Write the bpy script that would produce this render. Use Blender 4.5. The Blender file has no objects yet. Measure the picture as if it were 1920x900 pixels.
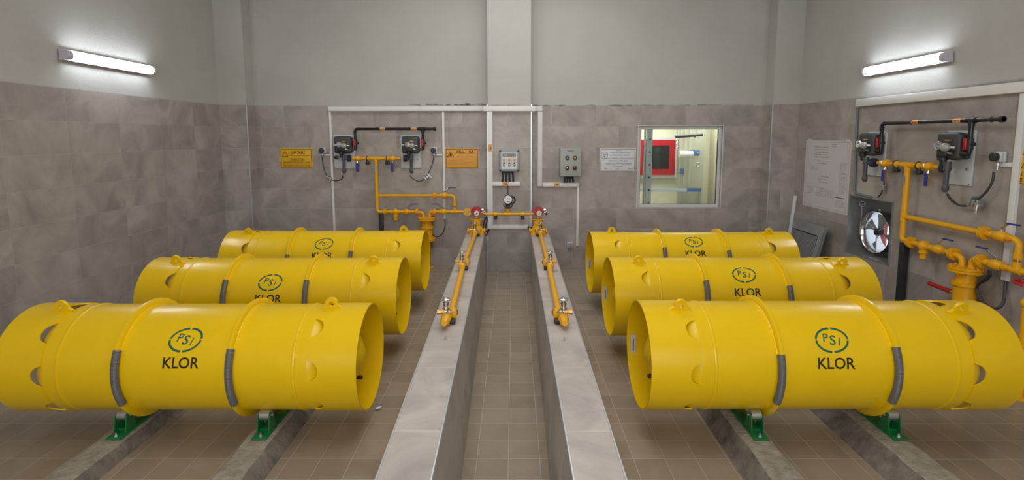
import bpy, bmesh, math, random
from mathutils import Vector, Matrix
random.seed(7)
PI = math.pi
SC = bpy.context.scene

# ------------------------------------------------------------------ camera
CF, CCY, CP, CYAW, CROLL, CH = 986.57, 365.69, 0.11026, -0.0032, -0.00103, 2.185
Fv = Vector((math.sin(CYAW)*math.cos(CP), math.cos(CYAW)*math.cos(CP), -math.sin(CP)))
Rt = Vector((math.cos(CYAW), -math.sin(CYAW), 0)); Ut = Rt.cross(Fv)
Rv = Rt*math.cos(CROLL)+Ut*math.sin(CROLL); Uv = Ut*math.cos(CROLL)-Rt*math.sin(CROLL)
cam_data = bpy.data.cameras.new('camera'); cam = bpy.data.objects.new('camera', cam_data)
SC.collection.objects.link(cam); SC.camera = cam
cam_data.sensor_width = 36.0; cam_data.lens = CF/1920*36.0
cam_data.shift_y = -(450-CCY)/1920.0
cam_data.clip_start = 0.05
mw = Matrix((( Rv.x, Uv.x, -Fv.x, 0), (Rv.y, Uv.y, -Fv.y, 0), (Rv.z, Uv.z, -Fv.z, CH), (0, 0, 0, 1)))
cam.matrix_world = mw

# ------------------------------------------------------------------ world, lights, exposure
SC.view_settings.view_transform = 'Standard'; SC.view_settings.look = 'None'
SC.view_settings.gamma = 1.0; SC.view_settings.use_curve_mapping = False
SC.view_settings.exposure = 0.12
W = bpy.data.worlds.new('world'); SC.world = W; W.use_nodes = True
W.node_tree.nodes['Background'].inputs[0].default_value = (0.80, 0.90, 1.0, 1)
W.node_tree.nodes['Background'].inputs[1].default_value = 1.0

def area(name, loc, rot, sx, sy, power, col):
    l = bpy.data.lights.new(name, 'AREA'); l.shape = 'RECTANGLE'; l.size = sx; l.size_y = sy
    l.energy = power; l.color = col
    o = bpy.data.objects.new(name, l); SC.collection.objects.link(o); o.location = loc; o.rotation_euler = rot
    return o
area('rear_daylight_fill', (0, -2.8, 2.6), (math.radians(84), 0, 0), 5.0, 3.4, 215, (1.0, 0.99, 0.97))  # added soft fill for daylight from behind the camera; no door there
area('ceiling_light_front', (0, 2.6, 5.0), (0, 0, 0), 3.0, 2.4, 58, (1.0, 0.985, 0.96))
area('ceiling_fill_middle', (0, 6.5, 5.0), (0, 0, 0), 3.0, 2.0, 72, (1.0, 0.985, 0.96))  # added overhead fill to brighten the back wall, no fixture behind it
area('next_room_light', (3.3, 9.8, 3.0), (0, 0, 0), 2.0, 1.0, 85, (1.0, 0.99, 0.95))
LAMP_EMIT = 32.0

# ------------------------------------------------------------------ materials
def mat(name, col, rough=0.5, metal=0.0, spec=0.5, coat=0.0, noise=0.0, nscale=6.0, bump=0.0, bscale=80.0, emit=0.0, ramp=None, rnoise=0.0):
    m = bpy.data.materials.new(name); m.use_nodes = True; nt = m.node_tree; b = nt.nodes['Principled BSDF']
    b.inputs['Base Color'].default_value = (*col, 1); b.inputs['Roughness'].default_value = rough
    b.inputs['Metallic'].default_value = metal; b.inputs['Specular IOR Level'].default_value = spec
    if coat: b.inputs['Coat Weight'].default_value = coat; b.inputs['Coat Roughness'].default_value = 0.12
    tc = nt.nodes.new('ShaderNodeTexCoord')
    if noise > 0:
        n = nt.nodes.new('ShaderNodeTexNoise'); n.inputs['Scale'].default_value = nscale; n.inputs['Detail'].default_value = 6
        n.inputs['Roughness'].default_value = 0.62
        nt.links.new(tc.outputs['Object'], n.inputs['Vector'])
        mr = nt.nodes.new('ShaderNodeMapRange'); mr.inputs[1].default_value = 0.3; mr.inputs[2].default_value = 0.7
        mr.inputs[3].default_value = 1-noise; mr.inputs[4].default_value = 1+noise
        nt.links.new(n.outputs['Fac'], mr.inputs[0])
        mx = nt.nodes.new('ShaderNodeVectorMath'); mx.operation = 'SCALE'; mx.inputs[0].default_value = col
        nt.links.new(mr.outputs[0], mx.inputs['Scale']); nt.links.new(mx.outputs[0], b.inputs['Base Color'])
        if rnoise:
            r2 = nt.nodes.new('ShaderNodeMapRange'); r2.inputs[1].default_value = 0.3; r2.inputs[2].default_value = 0.7
            r2.inputs[3].default_value = rough-rnoise; r2.inputs[4].default_value = rough+rnoise
            nt.links.new(n.outputs['Fac'], r2.inputs[0]); nt.links.new(r2.outputs[0], b.inputs['Roughness'])
    if bump > 0:
        n2 = nt.nodes.new('ShaderNodeTexNoise'); n2.inputs['Scale'].default_value = bscale; n2.inputs['Detail'].default_value = 4
        nt.links.new(tc.outputs['Object'], n2.inputs['Vector'])
        bp_ = nt.nodes.new('ShaderNodeBump'); bp_.inputs['Strength'].default_value = bump; bp_.inputs['Distance'].default_value = 0.01
        nt.links.new(n2.outputs['Fac'], bp_.inputs['Height']); nt.links.new(bp_.outputs[0], b.inputs['Normal'])
    if emit > 0:
        b.inputs['Emission Color'].default_value = (1, 1, 1, 1); b.inputs['Emission Strength'].default_value = emit
    return m

def tile_mat(name, axes, c1, c2, grout, bw, rh, off, mortar=0.0016, shift=(0, 0), rough=0.40, cloud=0.26, tilevar=1.0, cscale=2.1):
    """glazed tiles: brick pattern along two object axes, cloudy stone print, light grout"""
    m = bpy.data.materials.new(name); m.use_nodes = True; nt = m.node_tree; b = nt.nodes['Principled BSDF']
    tc = nt.nodes.new('ShaderNodeTexCoord'); sp = nt.nodes.new('ShaderNodeSeparateXYZ')
    nt.links.new(tc.outputs['Object'], sp.inputs[0])
    cb = nt.nodes.new('ShaderNodeCombineXYZ')
    for i, a in enumerate(axes):
        ad = nt.nodes.new('ShaderNodeMath'); ad.operation = 'ADD'; ad.inputs[1].default_value = shift[i]+50*(bw if i == 0 else rh*2)
        nt.links.new(sp.outputs['XYZ'.index(a)], ad.inputs[0]); nt.links.new(ad.outputs[0], cb.inputs[i])
    br = nt.nodes.new('ShaderNodeTexBrick'); br.offset = off; br.squash = 1.0
    br.inputs['Color1'].default_value = (*c1, 1); br.inputs['Color2'].default_value = (*c2, 1); br.inputs['Mortar'].default_value = (*grout, 1)
    br.inputs['Scale'].default_value = 1.0; br.inputs['Mortar Size'].default_value = mortar; br.inputs['Mortar Smooth'].default_value = 0.3
    br.inputs['Brick Width'].default_value = bw; br.inputs['Row Height'].default_value = rh; br.inputs['Bias'].default_value = 0.0
    nt.links.new(cb.outputs[0], br.inputs['Vector'])
    n = nt.nodes.new('ShaderNodeTexNoise'); n.inputs['Scale'].default_value = cscale; n.inputs['Detail'].default_value = 8; n.inputs['Roughness'].default_value = 0.6
    n.inputs['Distortion'].default_value = 0.8
    # the printed cloud changes from tile to tile: offset the noise by the tile's random value
    vm = nt.nodes.new('ShaderNodeVectorMath'); vm.operation = 'MULTIPLY_ADD'
    vm.inputs[1].default_value = (60, 60, 60)
    nt.links.new(br.outputs['Color'], vm.inputs[0]); nt.links.new(tc.outputs['Object'], vm.inputs[2])
    nt.links.new(vm.outputs[0], n.inputs['Vector'])
    mr = nt.nodes.new('ShaderNodeMapRange'); mr.inputs[1].default_value = 0.3; mr.inputs[2].default_value = 0.7
    mr.inputs[3].default_value = 1-cloud; mr.inputs[4].default_value = 1+cloud
    nt.links.new(n.outputs['Fac'], mr.inputs[0])
    mx = nt.nodes.new('ShaderNodeVectorMath'); mx.operation = 'SCALE'
    nt.links.new(br.outputs['Color'], mx.inputs[0]); nt.links.new(mr.outputs[0], mx.inputs['Scale'])
    nt.links.new(mx.outputs[0], b.inputs['Base Color'])
    b.inputs['Roughness'].default_value = rough; b.inputs['Specular IOR Level'].default_value = 0.4
    bp_ = nt.nodes.new('ShaderNodeBump'); bp_.inputs['Strength'].default_value = 0.25; bp_.inputs['Distance'].default_value = 0.002; bp_.invert = True
    nt.links.new(br.outputs['Fac'], bp_.inputs['Height']); nt.links.new(bp_.outputs[0], b.inputs['Normal'])
    return m

WT1, WT2, WG = (0.370, 0.338, 0.316), (0.335, 0.306, 0.287), (0.43, 0.41, 0.39)
M = {}
M['tile_y'] = tile_mat('wall_tile_side', 'YZ', WT1, WT2, WG, .735, .34, 0, shift=(-5.559, -.99))
M['tile_x'] = tile_mat('wall_tile_back', 'XZ', WT1, WT2, WG, .735, .34, .5, shift=(2.68, -.99))
M['kerb_top'] = tile_mat('kerb_top_tile', 'YX', (0.50, 0.455, 0.425), (0.46, 0.415, 0.385), (0.60, 0.58, 0.56), .755, 3.0, 0, shift=(-4.098+.0, 1.5), rough=.38, mortar=.0035, cscale=2.4)
M['kerb_side'] = tile_mat('kerb_side_tile', 'YZ', (0.42, 0.375, 0.345), (0.37, 0.33, 0.30), (0.50, 0.48, 0.46), .755, .34, 0, shift=(-4.098, -.32), rough=.36)
M['floor'] = tile_mat('floor_tile', 'XY', (0.330, 0.268, 0.205), (0.285, 0.232, 0.180), (0.47, 0.435, 0.39), .2135, .2225, 0, shift=(.038, -.035), rough=.27, mortar=.0022, cloud=.12, cscale=2.0)
M['plaster'] = mat('painted_plaster', (0.470, 0.463, 0.443), .85, noise=.055, nscale=1.3, bump=.3, bscale=90)
M['ceiling'] = mat('ceiling_paint', (0.6, 0.59, 0.56), .9)
M['steel_trim'] = mat('tile_edge_steel', (0.62, 0.64, 0.66), .35, metal=.7)
M['yellow'] = mat('container_yellow', (0.81, 0.530, 0.001), .31, spec=.42, coat=.15, noise=.035, nscale=3.0, rnoise=.04)
M['pipe_yellow'] = mat('pipe_yellow', (0.80, 0.395, 0.004), .38, spec=.5, noise=.05, nscale=9)
M['white_pvc'] = mat('white_plastic', (0.73, 0.73, 0.72), .45)
M['black_pipe'] = mat('black_pipe', (0.012, 0.012, 0.014), .3)
M['black_plastic'] = mat('black_plastic', (0.022, 0.023, 0.025), .42)
M['housing'] = mat('dark_grey_housing', (0.045, 0.048, 0.050), .48)
M['grey_pipe'] = mat('dark_grey_pvc', (0.075, 0.080, 0.090), .42)
M['navy'] = mat('navy_plastic', (0.020, 0.028, 0.060), .38)
M['plate'] = mat('grey_white_plate', (0.56, 0.58, 0.62), .4)
M['chrome'] = mat('chrome', (0.72, 0.72, 0.74), .18, metal=1.0)
M['steel'] = mat('brushed_steel', (0.52, 0.53, 0.55), .38, metal=.9)
M['galv'] = mat('galvanised_metal', (0.36, 0.37, 0.37), .42, metal=.55, noise=.12, nscale=5)
M['brass'] = mat('brass', (0.62, 0.36, 0.10), .3, metal=.8)
M['red'] = mat('red_enamel', (0.42, 0.006, 0.015), .35)
M['blue'] = mat('blue_lever', (0.016, 0.035, 0.28), .4)
M['orange_label'] = mat('orange_label', (0.75, 0.36, 0.10), .6)
M['sign_yellow'] = mat('sign_yellow', (0.72, 0.40, 0.004), .5)
M['sign_orange'] = mat('sign_orange', (0.74, 0.36, 0.055), .55)
M['sign_white'] = mat('sign_white', (0.62, 0.64, 0.68), .4)
M['paper'] = mat('poster_paper', (0.60, 0.58, 0.61), .35)
M['ink'] = mat('dark_ink', (0.045, 0.016, 0.006), .6)
M['ink_grey'] = mat('grey_ink', (0.10, 0.10, 0.12), .6)
M['ink_faint'] = mat('faint_ink', (0.32, 0.27, 0.26), .6)
M['ink_brown'] = mat('brown_ink', (0.40, 0.18, 0.04), .6)
M['black_ink'] = mat('black_paint', (0.022, 0.016, 0.006), .45)
M['green_ink'] = mat('green_paint', (0.010, 0.115, 0.075), .45)
M['green'] = mat('green_enamel', (0.006, 0.16, 0.045), .28, coat=.3)
M['coil'] = mat('grey_corrugated_hose', (0.13, 0.13, 0.135), .35, metal=.1)
M['rubber'] = mat('black_cable', (0.014, 0.014, 0.016), .45)
M['grey_cable'] = mat('dark_cable', (0.05, 0.05, 0.05), .45)
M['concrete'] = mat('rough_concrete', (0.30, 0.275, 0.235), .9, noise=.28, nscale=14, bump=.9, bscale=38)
M['concrete_side'] = mat('beam_side_concrete', (0.17, 0.155, 0.135), .9, noise=.45, nscale=8, bump=.6, bscale=25)  # beam sides: darker and blotchier than the top
M['panel_grey'] = mat('panel_grey', (0.30, 0.32, 0.33), .42)
M['panel_green'] = mat('panel_grey_green', (0.33, 0.355, 0.33), .42)
M['lamp'] = mat('lamp_diffuser', (0.9, 0.9, 0.9), .4, emit=LAMP_EMIT)
M['lamp'].node_tree.nodes['Principled BSDF'].inputs['Emission Color'].default_value = (0.86, 0.93, 1.0, 1)
M['lamp_cap'] = mat('lamp_end_cap', (0.52, 0.50, 0.58), .5)
M['cream'] = mat('cream_panel', (0.66, 0.64, 0.50), .5)
M['ivory'] = mat('ivory_sheet', (0.52, 0.52, 0.44), .28, metal=.55)
M['strut'] = mat('blue_grey_strut', (0.46, 0.53, 0.60), .35, metal=.1)
M['rail_blue'] = mat('blue_painted_rail', (0.06, 0.14, 0.36), .4)
M['rail_pale'] = mat('pale_blue_rail', (0.42, 0.50, 0.58), .4)
M['dark_glass'] = mat('dark_glass', (0.015, 0.016, 0.016), .08)
M['alu'] = mat('white_aluminium', (0.62, 0.63, 0.64), .4)
M['dial'] = mat('dial_white', (0.70, 0.70, 0.68), .35)
M['outside_red'] = mat('red_roller_shutter', (0.42, 0.07, 0.05), .5)
M['outside_ground'] = mat('outside_concrete', (0.6, 0.6, 0.6), .9)
g = bpy.data.materials.new('window_glass'); g.use_nodes = True; nt = g.node_tree; nt.nodes.clear()
o_ = nt.nodes.new('ShaderNodeOutputMaterial'); mx_ = nt.nodes.new('ShaderNodeMixShader'); tr = nt.nodes.new('ShaderNodeBsdfTransparent'); gl = nt.nodes.new('ShaderNodeBsdfGlossy')
tr.inputs[0].default_value = (0.93, 0.96, 0.94, 1); gl.inputs['Roughness'].default_value = 0.02
fr = nt.nodes.new('ShaderNodeFresnel'); fr.inputs[0].default_value = 1.45
nt.links.new(fr.outputs[0], mx_.inputs[0]); nt.links.new(tr.outputs[0], mx_.inputs[1]); nt.links.new(gl.outputs[0], mx_.inputs[2]); nt.links.new(mx_.outputs[0], o_.inputs[0])
M['glass'] = g
M['frost'] = mat('clear_bulb', (0.33, 0.34, 0.33), .15, spec=.8)

# ------------------------------------------------------------------ mesh helpers
def V(*a): return Vector(a)
def frame_of(d):
    d = d.normalized(); a = Vector((0, 0, 1)) if abs(d.z) < .9 else Vector((1, 0, 0))
    x = a.cross(d).normalized(); return x, d.cross(x).normalized(), d

class MB:
    def __init__(s): s.bm = bmesh.new()
    def box(s, c, size, rot=None, bevel=0.0, mi=0):
        b2 = bmesh.new(); bmesh.ops.create_cube(b2, size=1.0)
        for v in b2.verts: v.co = Vector((v.co.x*size[0], v.co.y*size[1], v.co.z*size[2]))
        if bevel > 0: bmesh.ops.bevel(b2, geom=b2.edges[:], offset=bevel, segments=3, profile=.5, affect='EDGES')
        m = Matrix.Translation(Vector(c)) @ (rot.to_4x4() if rot is not None else Matrix())
        return s._merge(b2, m, mi)
    def _merge(s, b2, m, mi=0):
        mp = {}
        for v in b2.verts: mp[v] = s.bm.verts.new(m @ v.co)
        for f in b2.faces:
            try:
                nf = s.bm.faces.new([mp[v] for v in f.verts]); nf.material_index = mi or f.material_index
            except ValueError: pass
        b2.free(); return s
    def lathe(s, o, axis, prof, seg=24, a0=0, a1=2*PI, cap=True):
        o = Vector(o); x, y, d = frame_of(Vector(axis)); full = abs(a1-a0-2*PI) < 1e-6
        n = seg if full else seg+1; rows = []
        for t, r in prof:
            if r < 1e-6: rows.append([s.bm.verts.new(o+d*t)])
            else: rows.append([s.bm.verts.new(o+d*t+(x*math.cos(a0+(a1-a0)*i/seg)+y*math.sin(a0+(a1-a0)*i/seg))*r) for i in range(n)])
        for A, B in zip(rows, rows[1:]):
            for i in range(seg):
                j = (i+1) % n
                if len(A) == 1 and len(B) == 1: continue
                if len(A) == 1: f = [A[0], B[j], B[i]]
                elif len(B) == 1: f = [A[i], A[j], B[0]]
                else: f = [A[i], A[j], B[j], B[i]]
                try: s.bm.faces.new(f)
                except ValueError: pass
        if cap and full:
            if len(rows[0]) > 1: s.bm.faces.new(rows[0])
            if len(rows[-1]) > 1: s.bm.faces.new(rows[-1][::-1])
        return s
    def cyl(s, p0, p1, r0, r1=None, seg=18):
        p0 = Vector(p0); p1 = Vector(p1); r1 = r0 if r1 is None else r1
        return s.lathe(p0, p1-p0, [(0, r0), ((p1-p0).length, r1)], seg)
    def sph(s, c, r, scale=(1, 1, 1), seg=18):
        b2 = bmesh.new(); bmesh.ops.create_uvsphere(b2, u_segments=seg, v_segments=seg//2+2, radius=r)
        return s._merge(b2, Matrix.Translation(Vector(c)) @ Matrix.Diagonal((*scale, 1)))
    def torus(s, c, axis, R, r, seg=28, rs=10):
        prof = [(r*math.sin(2*PI*i/rs), R+r*math.cos(2*PI*i/rs)) for i in range(rs+1)]
        return s.lathe(c, axis, prof, seg, cap=False)
    def tube(s, pts, r, seg=12, bend=0.0, rfun=None):
        pts = [Vector(p) for p in pts]
        if bend > 0 and len(pts) > 2:
            out = [pts[0]]
            for a, b, c in zip(pts, pts[1:], pts[2:]):
                u = (a-b); v = (c-b); k = min(bend, u.length*.49, v.length*.49)
                p, q = b+u.normalized()*k, b+v.normalized()*k
                for i in range(7):
                    t = i/6; out.append(p*(1-t)**2+b*2*t*(1-t)+q*t*t)
            out.append(pts[-1]); pts = out
        rows = []; d0 = (pts[1]-pts[0]).normalized(); x, y, _ = frame_of(d0)
        for i, p in enumerate(pts):
            d = (pts[min(i+1, len(pts)-1)]-pts[max(i-1, 0)])
            if d.length < 1e-9: d = d0
            d = d.normalized(); q = d0.rotation_difference(d); x = q @ x; y = q @ y; d0 = d
            rr = rfun(i/(len(pts)-1)) if rfun else r
            rows.append([s.bm.verts.new(p+(x*math.cos(2*PI*k/seg)+y*math.sin(2*PI*k/seg))*rr) for k in range(seg)])
        for A, B in zip(rows, rows[1:]):
            for i in range(seg):
                j = (i+1) % seg; s.bm.faces.new([A[i], A[j], B[j], B[i]])
        s.bm.faces.new(rows[0][::-1]); s.bm.faces.new(rows[-1]); return s
    def smooth_tube(s, pts, r, n=40, seg=10):
        """Catmull-Rom through the points"""
        P = [Vector(p) for p in pts]; P = [P[0]*2-P[1]]+P+[P[-1]*2-P[-2]]; out = []
        m = max(2, n//(len(P)-3))
        for i in range(1, len(P)-2):
            for k in range(m):
                t = k/m; a, b, c, d = P[i-1:i+3]
                out.append(.5*((2*b)+(c-a)*t+(2*a-5*b+4*c-d)*t*t+(3*b-a-3*c+d)*t**3))
        out.append(P[-2]); return s.tube(out, r, seg)
    def prism(s, poly, o, ux, uy, depth):
        o = Vector(o); ux = Vector(ux); uy = Vector(uy); depth = Vector(depth)
        a = [s.bm.verts.new(o+ux*p[0]+uy*p[1]) for p in poly]; b = [s.bm.verts.new(o+ux*p[0]+uy*p[1]+depth) for p in poly]
        s.bm.faces.new(a); s.bm.faces.new(b[::-1]); n = len(poly)
        for i in range(n): s.bm.faces.new([a[i], b[i], b[(i+1) % n], a[(i+1) % n]])
        return s
    def text(s, txt, cx, cz, w, h, y, bold=0.0, shear=0.0):
        """lettering in the local x-z plane facing -y, fitted into w x h round (cx, cz)"""
        cu = bpy.data.curves.new('t', 'FONT'); cu.body = txt; cu.resolution_u = 3; cu.offset = bold; cu.shear = shear
        ob = bpy.data.objects.new('t', cu); SC.collection.objects.link(ob)
        me = ob.to_mesh(); vs = [v.co.copy() for v in me.vertices]; fs = [list(p.vertices) for p in me.polygons]
        ob.to_mesh_clear(); SC.collection.objects.unlink(ob); bpy.data.objects.remove(ob); bpy.data.curves.remove(cu)
        if not vs: return s
        x0, x1 = min(v.x for v in vs), max(v.x for v in vs); y0, y1 = min(v.y for v in vs), max(v.y for v in vs)
        sx = w/(x1-x0); sy = h/(y1-y0)
        nv = [s.bm.verts.new((cx+(v.x-(x0+x1)/2)*sx, y, cz+(v.y-(y0+y1)/2)*sy)) for v in vs]
        for f in fs:
            try: s.bm.faces.new([nv[i] for i in f])
            except ValueError: pass
        return s
    def quad(s, cx, cz, w, h, y):
        v = [s.bm.verts.new((cx+a*w/2, y, cz+b*h/2)) for a, b in ((-1, -1), (1, -1), (1, 1), (-1, 1))]
        s.bm.faces.new(v); return s
    def outline(s, cx, cz, w, h, t, y):
        s.quad(cx, cz+h/2-t/2, w, t, y); s.quad(cx, cz-h/2+t/2, w, t, y)
        s.quad(cx-w/2+t/2, cz, t, h-2*t, y); s.quad(cx+w/2-t/2, cz, t, h-2*t, y); return s
    def build(s, name, m, parent=None, label=None, smooth=True, normals=True):
        if normals: bmesh.ops.recalc_face_normals(s.bm, faces=s.bm.faces[:])
        me = bpy.data.meshes.new(name); s.bm.to_mesh(me); s.bm.free()
        for x in (m if isinstance(m, (list, tuple)) else [m]): me.materials.append(x)
        if smooth:
            me.shade_smooth(); me.set_sharp_from_angle(angle=math.radians(38))
        o = bpy.data.objects.new(name, me); SC.collection.objects.link(o)
        if parent: o.parent = parent
        if label: o['label'] = label
        return o

def struct(o): o['kind'] = 'structure'; return o
def tag(o, label, cat, group=None):
    o['label'] = label; o['category'] = cat
    if group: o['group'] = group
    return o
def thing(name, label, cat, loc=(0, 0, 0), rz=0.0, group=None):
    o = bpy.data.objects.new(name, None); SC.collection.objects.link(o); o.location = loc; o.rotation_euler = (0, 0, rz)
    o.empty_display_size = .1
    return tag(o, label, cat, group)

# ------------------------------------------------------------------ room measures
D, DP, XL, XR = 8.736, 8.448, -4.687, 4.536      # back wall, pillar face, side walls
DC = 8.452; ZT = 2.695; ZC = 5.2; YR = -3.0; KH = 0.662
CAMP = Vector((0, 0, CH))
def at(axis, val, px, py):
    v = Fv*CF+Rv*(px-960)+Uv*(CCY-py); t = (val-CAMP[axis])/v[axis]; return CAMP+v*t
# wall frames: u to the right as seen, z up, w out of the wall
WALLS = {'B': (lambda u: Vector((u, D, 0)), 0.0), 'P': (lambda u: Vector((u, DP, 0)), 0.0),
         'R': (lambda u: Vector((XR, -u, 0)), -PI/2), 'L': (lambda u: Vector((XL, u, 0)), PI/2)}
def uz(wall, px, py, w=0.0):
    if wall == 'B': q = at(1, D-w, px, py); return q.x, q.z
    if wall == 'P': q = at(1, DP-w, px, py); return q.x, q.z
    if wall == 'R': q = at(0, XR-w, px, py); return -q.y, q.z
    q = at(0, XL+w, px, py); return q.y, q.z
class Wf:
    """a thing mounted on a wall: local x = u-u0, y = -w, z = z-z0"""
    def __init__(s, wall, u0, z0, name, label, cat, group=None):
        s.wall, s.u0, s.z0 = wall, u0, z0; f, rz = WALLS[wall]; p = f(u0); p.z = z0
        s.root = thing(name, label, cat, p, rz, group)
    def p(s, u, w, z): return Vector((u-s.u0, -w, z-s.z0))
    def px(s, px, py, w): u, z = uz(s.wall, px, py, w); return s.p(u, w, z)

# ================================================================== STRUCTURE
def wall_mesh(name, faces_tile, faces_pl, mt):
    """boxes (lo, hi): tile part in slot 0, plaster part in slot 1"""
    mb = MB()
    for lo, hi in faces_tile: mb.box([(a+b)/2 for a, b in zip(lo, hi)], [b-a for a, b in zip(lo, hi)])
    for f in mb.bm.faces: f.material_index = 0
    n0 = len(mb.bm.faces)
    for lo, hi in faces_pl:
        mb.box([(a+b)/2 for a, b in zip(lo, hi)], [b-a for a, b in zip(lo, hi)])
    mb.bm.faces.ensure_lookup_table()
    for i, f in enumerate(mb.bm.faces):
        if i >= n0: f.material_index = 1
    return struct(mb.build(name, [mt, M['plaster']], smooth=False))
mb = MB(); mb.box((0, (YR+D)/2, -.1), (XR-XL+.6, D-YR+.6, .2)); struct(mb.build('floor', M['floor'], smooth=False))
mb = MB(); mb.box((0, (YR+D)/2, ZC+.1), (XR-XL+.6, D-YR+.6, .2)); struct(mb.build('ceiling', M['ceiling'], smooth=False))
T = .24; E_ = .008   # wall thickness, tile layer proud of the plaster
wall_mesh('wall_left', [((XL-T, YR, 0), (XL, D, ZT))], [((XL-T, YR, ZT), (XL-E_, D, ZC))], M['tile_y'])
FY0, FY1, FZ0, FZ1 = 6.25, 7.06, .64, 1.40     # fan opening
wall_mesh('wall_right', [((XR, YR, 0), (XR+T, FY0, ZT)), ((XR, FY1, 0), (XR+T, D, ZT)), ((XR, FY0, 0), (XR+T, FY1, FZ0)), ((XR, FY0, FZ1), (XR+T, FY1, ZT))],
          [((XR+E_, YR, ZT), (XR+T, D, ZC))], M['tile_y'])
WX0, WX1, WZ0, WZ1 = 2.062, 3.445, 1.005, 2.36   # window opening
wall_mesh('wall_back', [((XL-T, D, 0), (WX0, D+T, ZT)), ((WX1, D, 0), (XR+T, D+T, ZT)), ((WX0, D, 0), (WX1, D+T, WZ0)), ((WX0, D, WZ1), (WX1, D+T, ZT))],
          [((XL-T, D+E_, ZT), (XR+T, D+T, ZC))], M['tile_x'])
mb = MB(); mb.box((0, YR-.1, ZC/2), (XR-XL+.6, .2, ZC)); struct(mb.build('wall_front', M['plaster'], smooth=False))
# pillars (tiled below, plastered above) and their steel edge strips
def pillar(nm, x0, x1, y):
    p0 = x0-.02 if x0 < XL+.01 else x0+E_; p1 = x1+.02 if x1 > XR-.01 else x1-E_
    o = wall_mesh(nm, [((x0, y, 0), (x1, D-.001, ZT))], [((p0, y+E_, ZT), (p1, D+.02, ZC))], M['tile_x'])
    return o
pillar('trim_1', XL+.001, -4.244, DC); pillar('trim_2', -.42, .281, DP); pillar('trim_3', 4.104, XR-.001, DC)
mb = MB()
for x, y in ((-4.244, DC), (-.42, DP), (.281, DP), (4.104, DC)): mb.box((x, y-.002, ZT/2+.0), (.014, .014, ZT))
struct(mb.build('trim_4', M['steel_trim'], smooth=False))
# rough mortar line above the tiles
mb = MB(); rnd = random.Random(3)
for i in range(46):
    x = -1.75+rnd.random()**.7*1.28; mb.box((x, D+.004, ZT+.010+rnd.random()*.016), (.02+rnd.random()*.05, .010, .004+rnd.random()*.012), Matrix.Rotation((rnd.random()-.5)*.3, 3, 'Y'))
for i in range(40):
    x = .35+rnd.random()*3.6; mb.box((x, D+.004, ZT+.004), (.05+rnd.random()*.08, .010, .003+rnd.random()*.005))
struct(mb.build('trim_5', mat('rough_mortar', (.33, .315, .29), .95), smooth=False))

# kerb walls along the channel
def kerb(nm, xo0, xo1, xi0, xi1, bi0, bi1, s, label):
    """outer / inner edges at y0 (near) and at the pillar face; bi = inner edge at floor level"""
    y0, y1 = 1.2, DP-.002
    t = lambda a, b, y: a+(b-a)*(y-2.194)/(8.2-2.194)
    mb = MB(); bm = mb.bm
    ol, il, bl = (lambda y: t(xo0, xo1, y)), (lambda y: t(xi0, xi1, y)), (lambda y: t(bi0, bi1, y))
    nx = -.42-.006 if s < 0 else .281+.006      # notch at the pillar's side
    foot_t = [(ol(y0), y0), (il(y0), y0), (il(y1), y1), (nx, y1), (nx, D-.002), (ol(D), D-.002)]
    foot_b = [(ol(y0), y0), (bl(y0), y0), (bl(y1), y1), (nx, y1), (nx, D-.002), (ol(D), D-.002)]
    a = [bm.verts.new((x, y, KH)) for x, y in foot_t]; b = [bm.verts.new((x, y, 0)) for x, y in foot_b]
    f = bm.faces.new(a); f.material_index = 0; f = bm.faces.new(b[::-1]); f.material_index = 1
    for i in range(6):
        j = (i+1) % 6; f = bm.faces.new([b[i], b[j], a[j], a[i]]); f.material_index = 1
    root = thing('kerb_wall', label, 'low wall')
    mb.build('tiled_body', [M['kerb_top'], M['kerb_side']], root, smooth=False)
    m2 = MB()
    for fn in (ol, il): m2.tube([(fn(y0), y0, KH-.003), (fn(y1-.1), y1-.1, KH-.003)], .007, 6)
    m2.build('edge_strip', M['steel_trim'], root, 'steel edge strip')
kerb('kerb_wall', -.618, -.752, -.370, -.467, -.318, -.43, -1, 'low tiled wall along the left side of the central channel, carrying a yellow pipe')
kerb('kerb_wall', .503, .553, .268, .277, .225, .27, 1, 'low tiled wall along the right side of the central channel, carrying a yellow pipe')

# ================================================================== WINDOW
mb = MB(); cx, cz = (WX0+WX1)/2, (WZ0+WZ1)/2; yF = D+.075
def ring_frame(mb, x0, x1, z0, z1, t, y, d):
    for lo, hi in (((x0, z0), (x1, z0+t)), ((x0, z1-t), (x1, z1)), ((x0, z0+t), (x0+t, z1-t)), ((x1-t, z0+t), (x1, z1-t))):
        mb.box(((lo[0]+hi[0])/2, y, (lo[1]+hi[1])/2), (hi[0]-lo[0], d, hi[1]-lo[1]))
ring_frame(mb, WX0+.001, WX1-.001, WZ0+.001, WZ1-.001, .048, yF, .05)
win = struct(mb.build('window_1', M['alu'], smooth=False))
mb = MB(); ring_frame(mb, WX0+.049, WX1-.049, WZ0+.049, WZ1-.049, .007, yF, .03); mb.build('window_gasket', M['black_plastic'], win, smooth=False)
mb = MB(); mb.box((cx, yF, cz), (WX1-WX0-.115, .006, WZ1-WZ0-.115)); mb.build('window_pane', M['glass'], win, smooth=False)
mb = MB(); ring_frame(mb, WX0-.014, WX1+.014, WZ0-.014, WZ1+.014, .0135, D-.003, .008); mb.build('window_edge_trim', M['alu'], win, smooth=False)
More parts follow.
